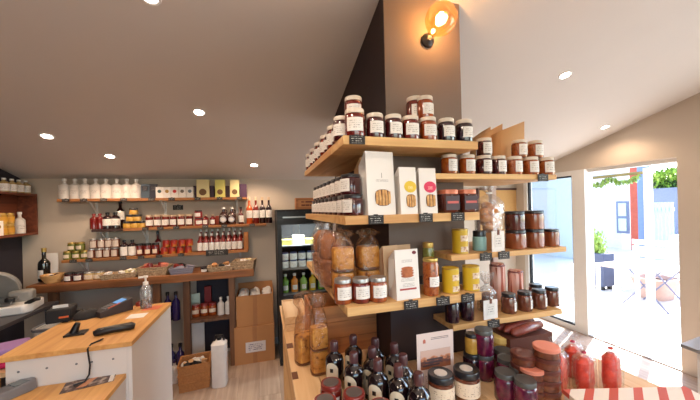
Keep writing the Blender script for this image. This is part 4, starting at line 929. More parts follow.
# S3
row('grn', jar('pickle_jar', .037, .085, 'green', LIDG, LBLK, (.2, .6), 1.5), [67, 75.5, 84], BJ, S3, 'green pickle jar with gold lid', 'at the lowest shelf left end', 'jar', 'green pickle jars at the left end')
row('grn', None, [71, 80], BJ+.0, S3+.085, 'green pickle jar, upper layer', 'at the lowest shelf left end', 'jar', 'green pickle jars at the left end')
row('plj', jar('pale_jar', .036, .1, 'brown', LIDS, mat('pale_wrap_label', (206, 190, 178), .5), (.1, .75), 1.5), [91, 98.8, 106.5, 114], BJ, S3, 'pale-labelled conserve jar, bottom layer', 'lowest back shelf', 'jar', 'pale-labelled conserve jars on the lowest back wall shelf')
row('plj', None, [93, 100.5, 108, 115.5], BJ+.0, S3+.1, 'pale-labelled conserve jar, upper layer', 'lowest back shelf', 'jar', 'pale-labelled conserve jars on the lowest back wall shelf')
row('wlj', bottle('dark_label_bottle', .037, .17, WINE, BLK, WPAPER, neck=.25, lz=(.05, .6), lang=2.4), [123.5, 131.5], BJ, S3, 'dark bottle with big white label', 'among conserve jars', 'bottle', 'big-labelled bottles on the lowest back wall shelf')
row('rj3', jar('red_jar', .037, .125, 'red', BLK, LBLK, (.15, .5), 1.2), [139, 147, 155], BJ, S3, 'red jar with black lid', 'on the lowest back shelf', 'jar', 'red jars on the lowest back wall shelf')
put('db3', bottle('dark_red_bottle', .032, .25, RD2, BLK, LBL, neck=.4), (xat(157, BJ+.07), BJ+.08, S3), 0, 'tall dark red bottle behind the red jars, lowest back shelf', 'bottle')
YR = mottled('yellow_red_can_print', [(120, 24, 22), (170, 40, 30), (206, 150, 60)], 22, .4, .2, bump=0)
row('yrc', jar('tomato_can', .036, .075, YR, LIDR, None, cyl=True, lidh=.12), [163.5, 171.5, 179.5, 187.5], BJ, S3, 'red and yellow can, bottom layer', 'on lowest back shelf', 'can', 'red and yellow cans stacked on the lowest back wall shelf')
row('yrc', None, [165.5, 173.5, 181.5, 188.8], BJ, S3+.075, 'red and yellow can, upper layer', 'on lowest back shelf', 'can', 'red and yellow cans stacked on the lowest back wall shelf')
XS = [199.5, 205.2, 210.9, 216.6, 222.3, 228, 233.7, 239.2]
SB = bottle('sauce_bottle', .03, .205, mat('tomato_glass', (120, 30, 22), .15, coat=1), WHITE, LBL, neck=.35, lz=(.08, .5), lang=2.2)
row('sb', SB, XS, BJ-.01, S3-.0, 'red sauce bottle, front row', 'on lowest back shelf', 'bottle', 'white-capped sauce bottles on the lowest back wall shelf', jit=.1)
row('sb2', bottle('sauce_bottle', .03, .25, mat('tomato_glass', (120, 30, 22)), WHITE, LBL, neck=.35, lz=(.08, .5)), [x+1.0 for x in XS], BJ+.085, S3, 'taller red sauce bottle, rear row', 'on lowest back shelf', 'bottle', 'white-capped sauce bottles on the lowest back wall shelf', jit=.1)
put('brb', carton('amber_carton', .05, .07, .2, mat('amber_card', (166, 104, 50), .6)), (xat(245.5, BJ), BJ, S3), 0, 'amber carton at the right end of the lowest back shelf', 'box')
# ================================================================== RUSTIC COUNTER along the back wall
CZt = 1.025; CX0, CX1, CY0 = -2.06, -.11, 3.4
t = tag(empty('rustic_counter', ((CX0+CX1)/2, CY0, 0)), 'long rustic brown plank counter along the back wall', 'counter'); cx = (CX0+CX1)/2; hw = (CX1-CX0)/2
for k, (y0, y1) in enumerate(((0, .2), (.202, .44))):
    bm = nb(); n = 16; 
    for i in range(n):
        pass
    top_ = [(-hw+2*hw*i/n, (y0+(.012*math.sin(i*1.7)+.006*math.sin(i*4.1) if k == 0 else 0))) for i in range(n+1)]
    prism(bm, top_+[(hw, y1), (-hw, y1)], CZt-.075, CZt); build('plank', bm, RUST, t, bevel=.004)
for x in (-1.9, -1.05, -.78, -.34):
    bm = nb(); box(bm, x-cx-.03, .05, 0, x-cx+.03, .11, CZt-.076); build('post', bm, DWOOD, t)
bm = nb(); box(bm, -.78-cx+.03, .06, .5, -.34-cx-.03, .42, .53); build('lower_shelf', bm, DWOOD, t)
bm = nb(); box(bm, -.78-cx+.03, .4, .05, -.34-cx-.03, .41, CZt-.08); build('back_panel', bm, NAVY, t)
bm = nb(); box(bm, -1.9-cx+.03, .06, .5, -1.05-cx-.03, .42, .53); build('lower_shelf', bm, DWOOD, t)
# champagne bottle and white card
put('champ', bottle('champagne_bottle', .045, .32, mat('green_black_glass', (20, 22, 20), .1, coat=1), LIDG, LBL, neck=.38, lang=1.5, lz=(.1, .35)), (xat(43, 3.62), 3.62, CZt), -.4, 'dark champagne bottle with gold cap at the counter left end', 'bottle')
p = (xat(49, 3.7), 3.7, CZt); t = tag(empty('white_card', p, .0), 'plain white upright card behind the champagne bottle', 'card'); build('card', plate(.13, .26, .004), WPAPER, t)
bm = nb(); box(bm, -.04, .003, 0, .04, .05, .004); build('card_foot', bm, WPAPER, t)
def bowl():
    t = empty('wooden_bowl'); bm = nb(); lathe(bm, [(0, 0), (.055, 0), (.085, .05), (.09, .075), (.083, .075), (.075, .05), (.05, .012), (0, .01)], 24); build('bowl_body', bm, PINE, t)
    for k in range(5):
        a = k*1.25; bm = nb(); bmesh.ops.create_icosphere(bm, subdivisions=2, radius=.024, matrix=Matrix.Translation((.038*math.cos(a), .038*math.sin(a), .06)) @ Matrix.Diagonal((1, 1, .7, 1))); build('sachet', bm, [KRAFT, BLKM, WPAPER][k % 3], t)
    return t
put('bowl', bowl, (xat(50, 3.5), 3.52, CZt), 0, 'round pale wooden bowl of sachets on the rustic counter', 'bowl')
KY = 3.5
row('kj', jar('jam_jar', .042, .085, 'dark', LIDB, LBL, (.15, .65), 1.4), [68, 77.5], KY, CZt, 'dark red jam jar', 'on the rustic counter', 'jar', 'dark jam jars on the rustic counter')
row('kj2', jar('mustard_jar', .045, .075, 'pale', LIDS, LBLK, (.15, .65), 1.6), [88, 97.5], KY+.03, CZt, 'gold mustard jar', 'on the rustic counter', 'jar', 'mustard jars on the rustic counter')
WICK = mottled('wicker', [(150, 120, 90), (206, 180, 146)], 70, .8, 0)
def basket(w_, d_, h_, fill, nf, seed=1, fl=1.15, m=None):
    def fn():
        t = empty('basket'); bm = nb(); a = (w_/2, d_/2); th = .006
        def ring(s, z): return [bm.verts.new((sx*a[0]*s, sy*a[1]*s, z)) for sx, sy in ((-1, -1), (1, -1), (1, 1), (-1, 1))]
        R0 = ring(1, 0); R1 = ring(fl, h_); R2 = ring(fl-.07, h_); R3 = ring(.93, th)
        bm.faces.new(R0[::-1]); bm.faces.new(R3)
        for A, B in ((R0, R1), (R1, R2), (R2, R3)):
            for i in range(4): bm.faces.new((A[i], A[(i+1) % 4], B[(i+1) % 4], B[i]))
        build('basket_body', bm, m or WICK, t)
        for z in (.33, .66, 1.0):
            s = 1+(fl-1)*z+.012; bm = nb(); q = [(-a[0]*s, -a[1]*s, h_*z), (a[0]*s, -a[1]*s, h_*z), (a[0]*s, a[1]*s, h_*z), (-a[0]*s, a[1]*s, h_*z), (-a[0]*s, -a[1]*s, h_*z)]; tube(bm, q, .004, 6); build('cane_band', bm, m or WICK, t)
        rnd = random.Random(seed)
        for k in range(nf):
            x, y = rnd.uniform(-.36, .36)*w_, rnd.uniform(-.3, .3)*d_
            c = fill[k % len(fill)]; bm = nb()
            M = Matrix.Translation((x, y, h_*.75)) @ Euler((rnd.uniform(-.5, .5), rnd.uniform(-.5, .5), rnd.uniform(0, 3))).to_matrix().to_4x4()
            if c[0] == 'b': cbox(bm, 0, 0, 0, .06, .035, .03, M)
            else: lathe(bm, [(0, 0), (.026, 0), (.026, .05), (0, .05)], 14, M=M)
            build('packet' if c[0] == 'b' else 'small_pot', bm, c[1], t)
        return t
    return fn
WHT = mat('white_ceramic', (226, 220, 210), .4, coat=.2)
put('bk1', basket(.26, .13, .05, [('b', WPAPER), ('b', CREAM)], 5, 2), (xat(119, KY), KY, CZt), .15, 'long low whitish tray of packets on the rustic counter', 'tray')
put('bk2', basket(.24, .15, .085, [('c', LIDR), ('b', LIDR), ('c', LIDP)], 9, 3), (xat(153.5, KY+.02), KY+.03, CZt), -.05, 'pale basket of red-topped pots on the rustic counter', 'basket')
put('bk3', basket(.19, .13, .06, [('b', mat('grey_sachet', (150, 146, 160), .5)), ('c', BLKM), ('c', LIDR)], 8, 4, m=mat('grey_cloth', (140, 136, 150), .8)), (xat(181, KY), KY, CZt), .1, 'grey cloth-lined basket of sachets on the rustic counter', 'basket')
put('pot', jar('small_dark_pot', .035, .05, 'black', LIDB, LBL, (.1, .6)), (xat(203, KY-.02), KY-.02, CZt), 0, 'small dark pot alone on the rustic counter', 'jar')
put('bk4', basket(.22, .14, .05, [('b', BLKM), ('b', WPAPER), ('c', CARD)], 9, 5), (xat(219.5, KY), KY, CZt), .1, 'basket of dark and white packets on the rustic counter', 'basket')
put('bk5', basket(.2, .15, .09, [('b', WPAPER), ('b', CREAM), ('b', CARD)], 10, 6), (xat(243.5, KY+.02), KY+.02, CZt), -.15, 'wicker basket of cream packets at the counter right end', 'basket')
# below the counter
row('oj', jar('orange_red_jar', .042, .13, 'amber', LIDR, LBLK, (.3, .6)), [196, 204.5, 212.5], 3.58, .531, 'amber jar with red lid', 'on the shelf under the counter', 'jar', 'amber jars under the rustic counter', py=310)
row('wpb', bottle('white_plastic_bottle', .035, .19, WB, WHITE, None, neck=.3), [221, 228.5], 3.56, .531, 'white plastic bottle', 'under the rustic counter', 'bottle', 'white bottles under the rustic counter', py=310)
put('fbag', gbag('foil_bag', .1, .08, .22, mat('pale_green_foil', (176, 190, 176), .4, metal=.2), KRAFT, lambda *a: None), (xat(195, 3.72, 300), 3.72, .531), .2, 'pale green foil bag standing behind the amber jars', 'bag')
put('rcart', carton('red_carton', .07, .05, .28, mat('deep_red_card', (134, 30, 34), .5)), (xat(208, 3.74, 290), 3.745, .531), 0, 'tall deep red carton behind the amber jars', 'box')
p = onZ(197, 350, .0)
t = tag(empty('whiteboard', (xat(197, 3.72, 335), 3.7, 0), 0), 'white upright panel standing on the floor under the counter shelf', 'board'); bm = nb(); box(bm, -.08, -.01, 0, .08, .01, .42); build('panel_board', bm, WPAPER, t); bm = nb(); box(bm, -.085, -.02, 0, .085, .02, .015); build('panel_foot', bm, WHITE, t)
p = onZ(200, 374, 0); 
put('cbk', basket(.25, .22, .24, [('c', BLKM), ('c', WHT), ('c', KRAFT)], 14, 9, 1.08, m=mat('amber_wicker', (176, 118, 66), .8, var=.3, scale=60, bump=.4)), (xat(197, 3.28, 360), 3.2, 0), .1, 'brown floor basket full of small capped bottles', 'basket')
p = onZ(224, 369, 0)
t = tag(empty('white_container', (p.x, 3.12, 0), -.1), 'tall white plastic container with black handle on the floor', 'container')
bm = nb(); lathe(bm, [(0, 0), (.062, 0), (.066, .01), (.066, .40), (.03, .43), (0, .43)], 24, sq=5); build('container_body', bm, WB, t)
bm = nb(); tube(bm, [(-.04, 0, .42), (-.03, 0, .47), (.03, 0, .47), (.045, 0, .42)], .009, 8); lathe(bm, [(0, .43), (.02, .43), (.02, .455), (0, .455)], 12); build('handle', bm, BLK, t)
BLU = mat('indigo_bottle_glass', (40, 30, 90), .15, coat=1)
row('ind', bottle('indigo_bottle', .04, .3, BLU, BLK, None, neck=.3), [171, 180], 3.5, .0, 'indigo blue bottle', 'on the floor behind the till counter', 'bottle', 'indigo bottles by the till counter', py=340)
row('ind2', bottle('indigo_bottle', .04, .3, BLU, BLK, None, neck=.3), [168.5, 177], 3.54, .531, 'indigo blue bottle', 'on the lower shelf behind the till counter', 'bottle', 'indigo bottles by the till counter', py=340)
put('spray', bottle('white_spray_bottle', .035, .22, WB, BLU, None, neck=.3), (xat(174, 3.3, 350), 3.3, 0), 0, 'white spray bottle on the floor beside the till counter', 'bottle')
# cardboard boxes
def cbx(w_, d_, h_, lab=False, op=False):
    def fn():
        t = empty('cardboard_box'); bm = nb()
        if op:
            for (a, b, c, d) in ((-w_/2, -d_/2, w_/2, -d_/2+.006), (-w_/2, d_/2-.006, w_/2, d_/2), (-w_/2, -d_/2+.006, -w_/2+.006, d_/2-.006), (w_/2-.006, -d_/2+.006, w_/2, d_/2-.006)): box(bm, a, b, 0, c, d, h_)
            box(bm, -w_/2+.006, -d_/2+.006, 0, w_/2-.006, d_/2-.006, .006)
        else: cbox(bm, 0, 0, 0, w_, d_, h_)
        build('box_body', bm, CARD, t)
        if op:
            bm = nb(); box(bm, w_/2, -d_/2, h_-.002, w_/2+.003, d_/2, h_+.05); box(bm, -w_/2, d_/2, h_-.002, w_/2, d_/2+.003, h_+.07); build('flap', bm, CARD, t)
            rnd = random.Random(5)
            for k in range(9):
                bm = nb(); bmesh.ops.create_icosphere(bm, subdivisions=2, radius=.06)
                for v in bm.verts: v.co = v.co*rnd.uniform(.75, 1.1)+Vector((0, 0, 0))
                bmesh.ops.translate(bm, verts=bm.verts, vec=(-w_*.33+w_*.33*(k % 3), -d_*.3+d_*.3*(k//3), h_-.035)); build('crumpled_paper', bm, WPAPER, t, ang=5)
        bm = nb(); box(bm, -.022, -d_/2-.001, .0, .022, -d_/2, h_); 
        if not op: box(bm, -.022, -d_/2, h_, .022, d_/2, h_+.001)
        build('tape_strip', bm, mat('tape_brown', (170, 116, 70), .4), t)
        if lab: build('shipping_label', plate(w_*.5, h_*.28, .001, h_*.3, -d_/2-.002, w_*.02), printed('ship_print', (216, 208, 204), (90, 84, 110), 6), t)
        return t
    return fn
xa, xb = onZ(235, 366, 0), onZ(275, 359, 0); wB = xb.x-xa.x
put('cbx1', cbx(wB, .38, .40, lab=True), ((xa.x+xb.x)/2, xa.y+.19, 0), 0, 'brown cardboard box with a white shipping label on the floor', 'box', 'cardboard boxes stacked by the fridge')
put('cbx2', cbx(wB*.93, .34, .33, op=True), ((xa.x+xb.x)/2+.01, xa.y+.19, .402), 0, 'open cardboard box of crumpled white paper stacked on top', 'box', 'cardboard boxes stacked by the fridge')
# ================================================================== FRIDGE
FX0, FX1, FY0, FY1, FZ = .14, .74, 3.25, 3.8, 1.66
fr = tag(empty('display_fridge', ((FX0+FX1)/2, FY0, 0)), 'tall black glass-fronted display fridge against the back wall', 'fridge')
fw = (FX1-FX0)/2; D = FY1-FY0
bm = nb(); box(bm, -fw, .03, 0, -fw+.04, D, FZ); box(bm, fw-.04, .03, 0, fw, D, FZ); box(bm, -fw+.04, .03, FZ-.12, fw-.04, D, FZ); box(bm, -fw+.04, .03, 0, fw-.04, D, .15); box(bm, -fw+.04, D-.04, .15, fw-.04, D, FZ-.12); build('cabinet', bm, BLKM, fr)
dr = nb(); box(dr, -fw, 0, .08, -fw+.045, .028, FZ-.02); box(dr, fw-.045, 0, .08, fw, .028, FZ-.02); box(dr, -fw+.045, 0, FZ-.16, fw-.045, .028, FZ-.02); box(dr, -fw+.045, 0, .08, fw-.045, .028, .13); d_ = build('door', dr, BLK, fr)
bm = nb(); box(bm, -fw+.046, .01, .131, fw-.046, .016, FZ-.161); build('door_glass', bm, PANE, d_)
bm = nb(); box(bm, -fw+.06, -.004, FZ-.09, fw-.1, 0, FZ-.075); build('header_strip', bm, STEEL, fr)
bm = nb(); box(bm, -fw+.05, .05, FZ-.145, fw-.05, .07, FZ-.122); build('light_strip', bm, mat('fridge_light', (255, 255, 250), .5, emis=((240, 250, 255), 9)), fr)
SHZ = [.45, .75, 1.02, 1.27]
for z in SHZ:
    bm = nb(); box(bm, -fw+.042, .05, z-.012, fw-.042, D-.045, z); build('wire_shelf', bm, GREY, fr)
l = bpy.data.lights.new('fridge_lamp', 'AREA'); l.shape = 'RECTANGLE'; l.size = .45; l.size_y = .03; l.energy = 14; l.color = (.95, 1, 1)
o = bpy.data.objects.new('fridge_lamp', l); C.objects.link(o); o.location = ((FX0+FX1)/2, FY0+.09, FZ-.15); o.rotation_euler = (math.radians(20), 0, 0)
FXC = (FX0+FX1)/2
fg = 'chilled goods in the display fridge'
for k in range(5):
    put('tub', jar('white_tub', .042, .085, mat('white_tub_plastic', (230, 230, 226), .4), mat('blue_lid', (60, 76, 130), .4), LBL, (.2, .7)), (FXC-.22+.095*k, FY0+.14, SHZ[2]), 0, ordl('white yoghurt tub with blue lid', k, 5, 'bottom layer in fridge'), 'tub', fg)
    put('tub', None, (FXC-.22+.095*k, FY0+.14, SHZ[2]+.085), 0, ordl('white yoghurt tub with blue lid', k, 5, 'upper layer in fridge'), 'tub', fg)
for k in range(4):
    put('chs%d' % (k % 2), carton('butter_carton', .12, .1, [.06, .1][k % 2], [mat('butter_card', (226, 206, 110), .6), WPAPER][k % 2]), (FXC-.2+.135*k, FY0+.14, SHZ[3]), 0, ordl('butter or cheese carton', k, 4, 'on the top fridge shelf'), 'box', fg)
for k, (c, cn) in enumerate((((120, 176, 70), 'green'), ((232, 140, 50), 'orange'), ((150, 190, 90), 'pale green'), ((236, 196, 70), 'yellow'), ((120, 176, 70), 'green'))):
    put('jb'+cn, bottle('juice_bottle', .038, .2, mat(cn+'_juice', c, .2, coat=.8), WHITE, LBL, neck=.3, lz=(.15, .4), lang=1.4), (FXC-.22+.1*k, FY0+.13, SHZ[1]), 0, ordl(f'{cn} juice bottle', k, 5, 'on the third fridge shelf'), 'bottle', fg)
for k in range(4):
    put('mlk', carton('drink_carton', .08, .08, .2, mat('mint_card', (170, 206, 170), .5), front=LBL), (FXC-.2+.13*k, FY0+.15, SHZ[0]), 0, ordl('mint green drink carton', k, 4, 'on the lowest fridge shelf'), 'box', fg)
# wooden sign crate on fridge
t = tag(empty('wooden_sign', (onY(303, 203, 3.5).x+.06, 3.5, FZ)), 'small orange-brown wooden sign box on top of the fridge', 'sign')
bm = nb(); cbox(bm, 0, 0, 0, .3, .12, .13); build('box_body', bm, wood('sign_wood', (206, 136, 80), (160, 96, 54), 'X'), t)
build('sign_print', plate(.24, .08, .002, .025, -.062), printed('sign_letters', (200, 134, 80), (120, 60, 40), 2, .5, .6), t)
# ================================================================== LEFT WALL CRATE SHELF
LXF = -2.19; y1 = 3.8; y0_ = 2.9
zt_ = onX(37, 194, LXF).z; zb_ = onX(37, 234.5, LXF).z
t = tag(empty('wall_crate_shelf', (XL, y0_, zb_)), 'dark red-brown wooden box shelf on the left wall', 'shelf'); dd = LXF-XL; hh = zt_-zb_; ll = y1-y0_
for nm, b_ in (('bottom_board', (0, 0, 0, dd, ll, .02)), ('top_board', (0, 0, hh-.02, dd, ll, hh)), ('end_panel', (0, ll-.02, .021, dd, ll, hh-.021)), ('end_panel', (0, 0, .021, dd, .02, hh-.021)), ('back_board', (0, .021, .021, .01, ll-.021, hh-.021))):
    bm = nb(); box(bm, *b_); build(nm, bm, REDW, t)
for i, px in enumerate((4, 12, 19, 26)):
    p = onX(px, 192, LXF-.06); put('ltb', bottle('small_spirit_bottle', .035, .13, mat('straw_glass', (176, 150, 96), .15, coat=1), WHITE, LBL, neck=.25, lz=(.1, .6), lang=2.6), (LXF-.06, p.y, zt_), .9, ordl('small straw-coloured bottle', i, 4, 'on top of the left wall shelf'), 'bottle', 'small bottles on the left wall shelf')
p = onX(20, 236, LXF-.07); put('lwb', bottle('white_bottle', .04, .21, WB, WHITE, printed('pale_bottle_print', (0, 0, 0), (0, 0, 0)), neck=.32), (LXF-.07, p.y, zb_+.02), .9, 'white bottle inside the left wall box shelf', 'bottle')
for i, px in enumerate((10, 3)):
    p = onX(px, 238, LXF-.07)
    for k in range(2): put('lyt', jar('yellow_jar', .038, .1, 'gold', LIDG, mat('yellow_label', (206, 150, 40), .6), cyl=True, lang=2.4), (LXF-.07, p.y-.01, zb_+.02+.1*k), .9, f'golden yellow jar inside the left wall shelf, {["right", "left"][i]} column, {["bottom", "top"][k]}', 'jar', 'yellow jars in the left wall shelf')
put('lbx', carton('white_carton', .07, .08, .13, WPAPER, disc=mat('ochre_dot', (180, 140, 70), .6), dz=.6), (LXF-.06, onX(-4, 230, LXF-.07).y-.02, zb_+.02), .9, 'white carton at the left photo edge inside the wall box shelf', 'box')
# ================================================================== TILL COUNTER
KX0, KX1, KY0_, KY1_, KZ = -1.32, -.735, 1.985, 2.75, .93
kc = tag(empty('till_counter', ((KX0+KX1)/2, KY0_, 0)), 'white till counter with an oak top left of the aisle', 'counter'); cx = (KX0+KX1)/2; hw = (KX1-KX0)/2; dp = KY1_-KY0_
bm = nb(); box(bm, -hw-.01, -.0, KZ-.028, hw, dp, KZ); build('counter_top', bm, OAKC, kc, bevel=.002)
WMEL = mat('white_melamine', (222, 214, 208), .45, var=.04, scale=5)
bm = nb(); box(bm, hw-.022, .012, 0, hw-.002, dp-.002, KZ-.029); build('side_panel', bm, WMEL, kc)
bm = nb(); box(bm, -hw+.02, .012, 0, hw-.023, .03, KZ-.029); f_ = build('front_panel', bm, WMEL, kc)
for i, x in enumerate((-.22, -.1, .03, .1, .2)):
    bm = nb(); lathe(bm, [(0, 0), (.006, 0), (.005, .003), (0, .004)], 10, M=Matrix.Translation((x, .012, KZ-.09)) @ Matrix.Rotation(PI/2, 4, 'X')); build('screw_cap', bm, GREY, f_)
bm = nb(); box(bm, -hw+.02, .031, 0, -hw+.038, dp-.02, KZ-.029); build('side_panel', bm, WMEL, kc)
bm = nb(); box(bm, hw-.001, 0.0, KZ-.027, hw+.003, dp, KZ-.001); build('edge_strip', bm, OAKC, kc)
# lower desk
LZd = .75
t = tag(empty('low_desk', (cx, KY0_, 0)), 'lower oak-topped desk joined to the front of the till counter', 'desk')
bm = nb(); box(bm, -hw-.35, -.85, LZd-.026, hw-.03, .008, LZd); build('desk_top', bm, OAKC, t, bevel=.002)
bm = nb(); box(bm, hw-.052, -.84, 0, hw-.034, .008, LZd-.027); build('side_panel', bm, WMEL, t)
bm = nb(); box(bm, -hw-.34, -.84, 0, -hw-.32, .008, LZd-.027); build('side_panel', bm, WMEL, t)
# things on the counter
def terminal():
    t = empty('card_terminal'); bm = nb(); M = Matrix.Rotation(-.12, 4, 'Y')
    pts = [(-.095, -.036), (.07, -.041), (.09, -.03), (.09, .03), (.07, .041), (-.095, .036)]
    prism(bm, pts, 0, .035)
    for v in bm.verts:
        if v.co.z > .01: v.co.z += .012*max(0, v.co.x/.09); v.co.x *= .96; v.co.y *= .92
    build('case', bm, GREY, t, bevel=.004)
    bm = nb(); box(bm, -.08, -.031, .036, .078, .031, .0375); build('top_plate', bm, BLK, t)
    bm = nb(); box(bm, .015, -.027, .037, .07, .027, .045); build('screen', bm, mat('grey_screen', (96, 104, 106), .2, coat=.5), t)
    kp = nb()
    for i in range(4):
        for j in range(3): cbox(kp, -.07+.02*i, -.02+.02*j, .033, .014, .014, .005)
    build('keypad', kp, GREY, t)
    return t
p = onZ(24, 388, LZd)
put('cterm', terminal, (p.x-.02, p.y-.08, LZd), math.radians(55), 'grey and black card reader on the low desk', 'card reader', scale=1.15)
def silver(o): pass
def leaf():
    t = empty('leaflet'); bm = nb(); quad(bm, [(-.11, -.06, .0012), (.11, -.06, .0012), (.11, .06, .0012), (-.11, .06, .0012)]); box(bm, -.11, -.06, 0, .11, .06, .0011); build('sheet', bm, mottled('leaflet_print', [(40, 30, 30), (90, 60, 50), (200, 180, 160)], 26, .4, .2, bump=0), t)
    bm = nb(); quad(bm, [(-.05, -.04, .0016), (-.01, -.04, .0016), (.03, .04, .0016), (-.01, .04, .0016)]); build('picture_patch', bm, mat('peach_print', (214, 150, 110), .5), t)
    bm = nb(); quad(bm, [(.085, -.058, .0016), (.105, -.058, .0016), (.105, .058, .0016), (.085, .058, .0016)]); build('white_band', bm, WPAPER, t); return t
p = onZ(90, 382, LZd); put('leaf', leaf, (p.x, p.y, LZd), .25, 'dark picture leaflet lying on the low desk', 'leaflet')
def handset():
    t = empty('cordless_scanner'); bm = nb(); prism(bm, [(-.05, -.04), (.05, -.045), (.055, .03), (-.04, .04)], 0, .012); build('base_plate', bm, BLK, t, bevel=.003)
    bm = nb(); tube(bm, [(-.01, 0, .01), (0, 0, .04), (.01, 0, .065)], [.022, .018, .014], 12); build('stand_neck', bm, BLK, t)
    return t
p = onZ(76, 334, KZ); put('scan', handset, (p.x, p.y, KZ), .2, 'black scanner cradle at the front edge of the till counter', 'scanner')
def stapler(name, L, w_, h_):
    def fn():
        t = empty(name); bm = nb(); tube(bm, [(-L/2, 0, h_*.4), (-L*.4, 0, h_*.5), (0, 0, h_*.62), (L*.4, 0, h_*.5), (L/2, 0, h_*.4)], [w_*.3, w_*.48, w_*.42, w_*.5, w_*.32], 14)
        for v in bm.verts: v.co.z = max(0, v.co.z*.8)
        build('body', bm, BLK, t)
        for x in (-L*.3, L*.05, L*.35):
            bm = nb(); cbox(bm, x, 0, h_*.72, .014, w_*.5, .006); build('button', bm, STEEL, t)
        return t
    return fn
p = onZ(115, 332, KZ); put('hnd', stapler('telephone_handset', .2, .06, .045), (p.x, p.y+.0, KZ), .3, 'long black telephone handset lying at the counter front right', 'telephone')
p = onZ(90, 318, KZ)
def heap():
    t = empty('black_cloth_pouch'); bm = nb(); rnd = random.Random(2); lathe(bm, [(0, 0), (.12, .0), (.13, .02), (.11, .05), (.06, .075), (0, .08)], 24, wob=lambda a, k, z: 1+.12*math.sin(3*a+k)+.06*math.sin(7*a), M=Matrix.Diagonal((1, .6, 1, 1))); build('pouch', bm, BLKM, t)
    bm = nb(); tube(bm, [(-.1, -.05, .03), (-.14, -.08, .012), (-.18, -.06, .01), (-.2, 0, .01)], .006, 6); build('strap', bm, BLK, t); return t
put('heap', heap, (p.x-.02, p.y+.02, KZ), .3, 'soft black pouch in the middle of the till counter', 'pouch', scale=.7)
def blk2():
    t = empty('black_gadget'); bm = nb(); lathe(bm, [(0, 0), (.055, 0), (.06, .02), (.04, .045), (0, .05)], 16, M=Matrix.Diagonal((1.2, .7, 1, 1))); build('case', bm, BLK, t); bm = nb(); cbox(bm, 0, 0, .047, .03, .02, .006); build('button', bm, GREY, t); return t
p = onZ(72, 320, KZ); put('blk2', blk2, (p.x-.03, p.y+.1, KZ), -.3, 'rounded black gadget left of the black pouch', 'gadget')
def till():
    t = empty('payment_terminal'); bm = nb(); prism(bm, [(-.06, -.13), (.06, -.13), (.065, .13), (-.065, .13)], 0, .05)
    for v in bm.verts:
        if v.co.z > .01: v.co.z += (.13+v.co.y)*.25
    build('case', bm, mat('charcoal_plastic', (58, 54, 58), .4), t, bevel=.005)
    sl_ = math.atan(.25); M = Matrix.Translation((0, .05, .05+.18*.25+.001)) @ Matrix.Rotation(sl_, 4, 'X')
    bm = nb(); box(bm, -.042, -.04, 0, .042, .04, .003, M); build('screen', bm, mat('blue_lit_screen', (90, 140, 190), .3, emis=((96, 150, 206), .55)), t)
    kp = nb(); 
    for i in range(3):
        for j in range(4): box(kp, -.04+.028*i, -.14+.022*j, 0, -.018+.028*i, -.124+.022*j, .004, M)
    build('keypad', kp, GREY, t)
    bm = nb(); box(bm, .046, -.12, .0, .056, -.02, .004, M); build('orange_key', bm, mat('orange_key', (220, 100, 50), .4), t)
    return t
p = onZ(127, 304, KZ); put('till', till, (p.x, min(p.y, 2.6), KZ), -.75, 'dark payment terminal with a lit blue screen on the counter', 'payment terminal', scale=.8)
def holder():
    t = empty('receipt_printer'); bm = nb(); cbox(bm, 0, 0, 0, .13, .14, .09); build('case', bm, BLKM, t, bevel=.008); bm = nb(); cbox(bm, 0, -.02, .09, .08, .004, .02); build('paper_slip', bm, WPAPER, t)
    bm = nb(); cbox(bm, .03, -.071, .03, .05, .004, .012); build('orange_bar', bm, MATS['orange_key'], t); return t
p = onZ(84, 308, KZ); put('prn', holder, (p.x, 2.56, KZ), .2, 'black receipt printer behind the pouch on the till counter', 'printer')
# pump bottle
p = onZ(153, 302, KZ)
t = tag(empty('pump_bottle', (p.x, min(p.y, 2.66), KZ), .3), 'clear sanitiser pump bottle with dark liquid on the till counter', 'bottle')
t.scale = (1.15, 1.15, 1.3); bm = nb(); lathe(bm, [(0, .002), (.03, .002), (.032, .01), (.032, .055), (0, .055)], 20); build('liquid', bm, mat('navy_liquid', (30, 26, 60), .1, coat=1), t)
bm = nb(); lathe(bm, [(0, 0), (.032, 0), (.034, .006), (.034, .1), (.024, .125), (.012, .132), (.012, .14)], 20); build('bottle_body', bm, clear('clear_plastic', (240, 240, 240), gloss=.4, rough=.08, body=.2), t)
bm = nb(); lathe(bm, [(0, .135), (.016, .135), (.016, .152), (.006, .155), (.006, .175), (.014, .177), (.014, .188), (0, .19)], 14); box(bm, -.04, -.007, .178, 0, .007, .187); build('pump_head', bm, WHITE, t)
p = onZ(145, 304, KZ)
t = tag(empty('round_tin', (p.x-.03, p.y-.03, KZ)), 'small round red tin beside the pump bottle', 'tin'); bm = nb(); lathe(bm, [(0, 0), (.022, 0), (.024, .004), (.024, .022), (.018, .028), (0, .028)], 18); build('tin_body', bm, LIDR, t); bm = nb(); lathe(bm, [(0, .028), (.008, .028), (.008, .034), (0, .034)], 12); build('tin_knob', bm, LIDR, t)
for px, py, m, nm, lb in ((152, 308, mat('coral_paper', (222, 120, 84), .6), 'note_pad', 'small coral note lying in front of the pump bottle'), (137, 316, WPAPER, 'paper_sheet', 'white paper sheet on the till counter edge')):
    p = onZ(px, py, KZ); bm = nb(); cbox(bm, 0, 0, 0, .11, .1, .002); o = build(nm, bm, m); o.location = (min(p.x, KX1-.06), min(p.y, KY1_-.06), KZ); tag(o, lb, 'paper')
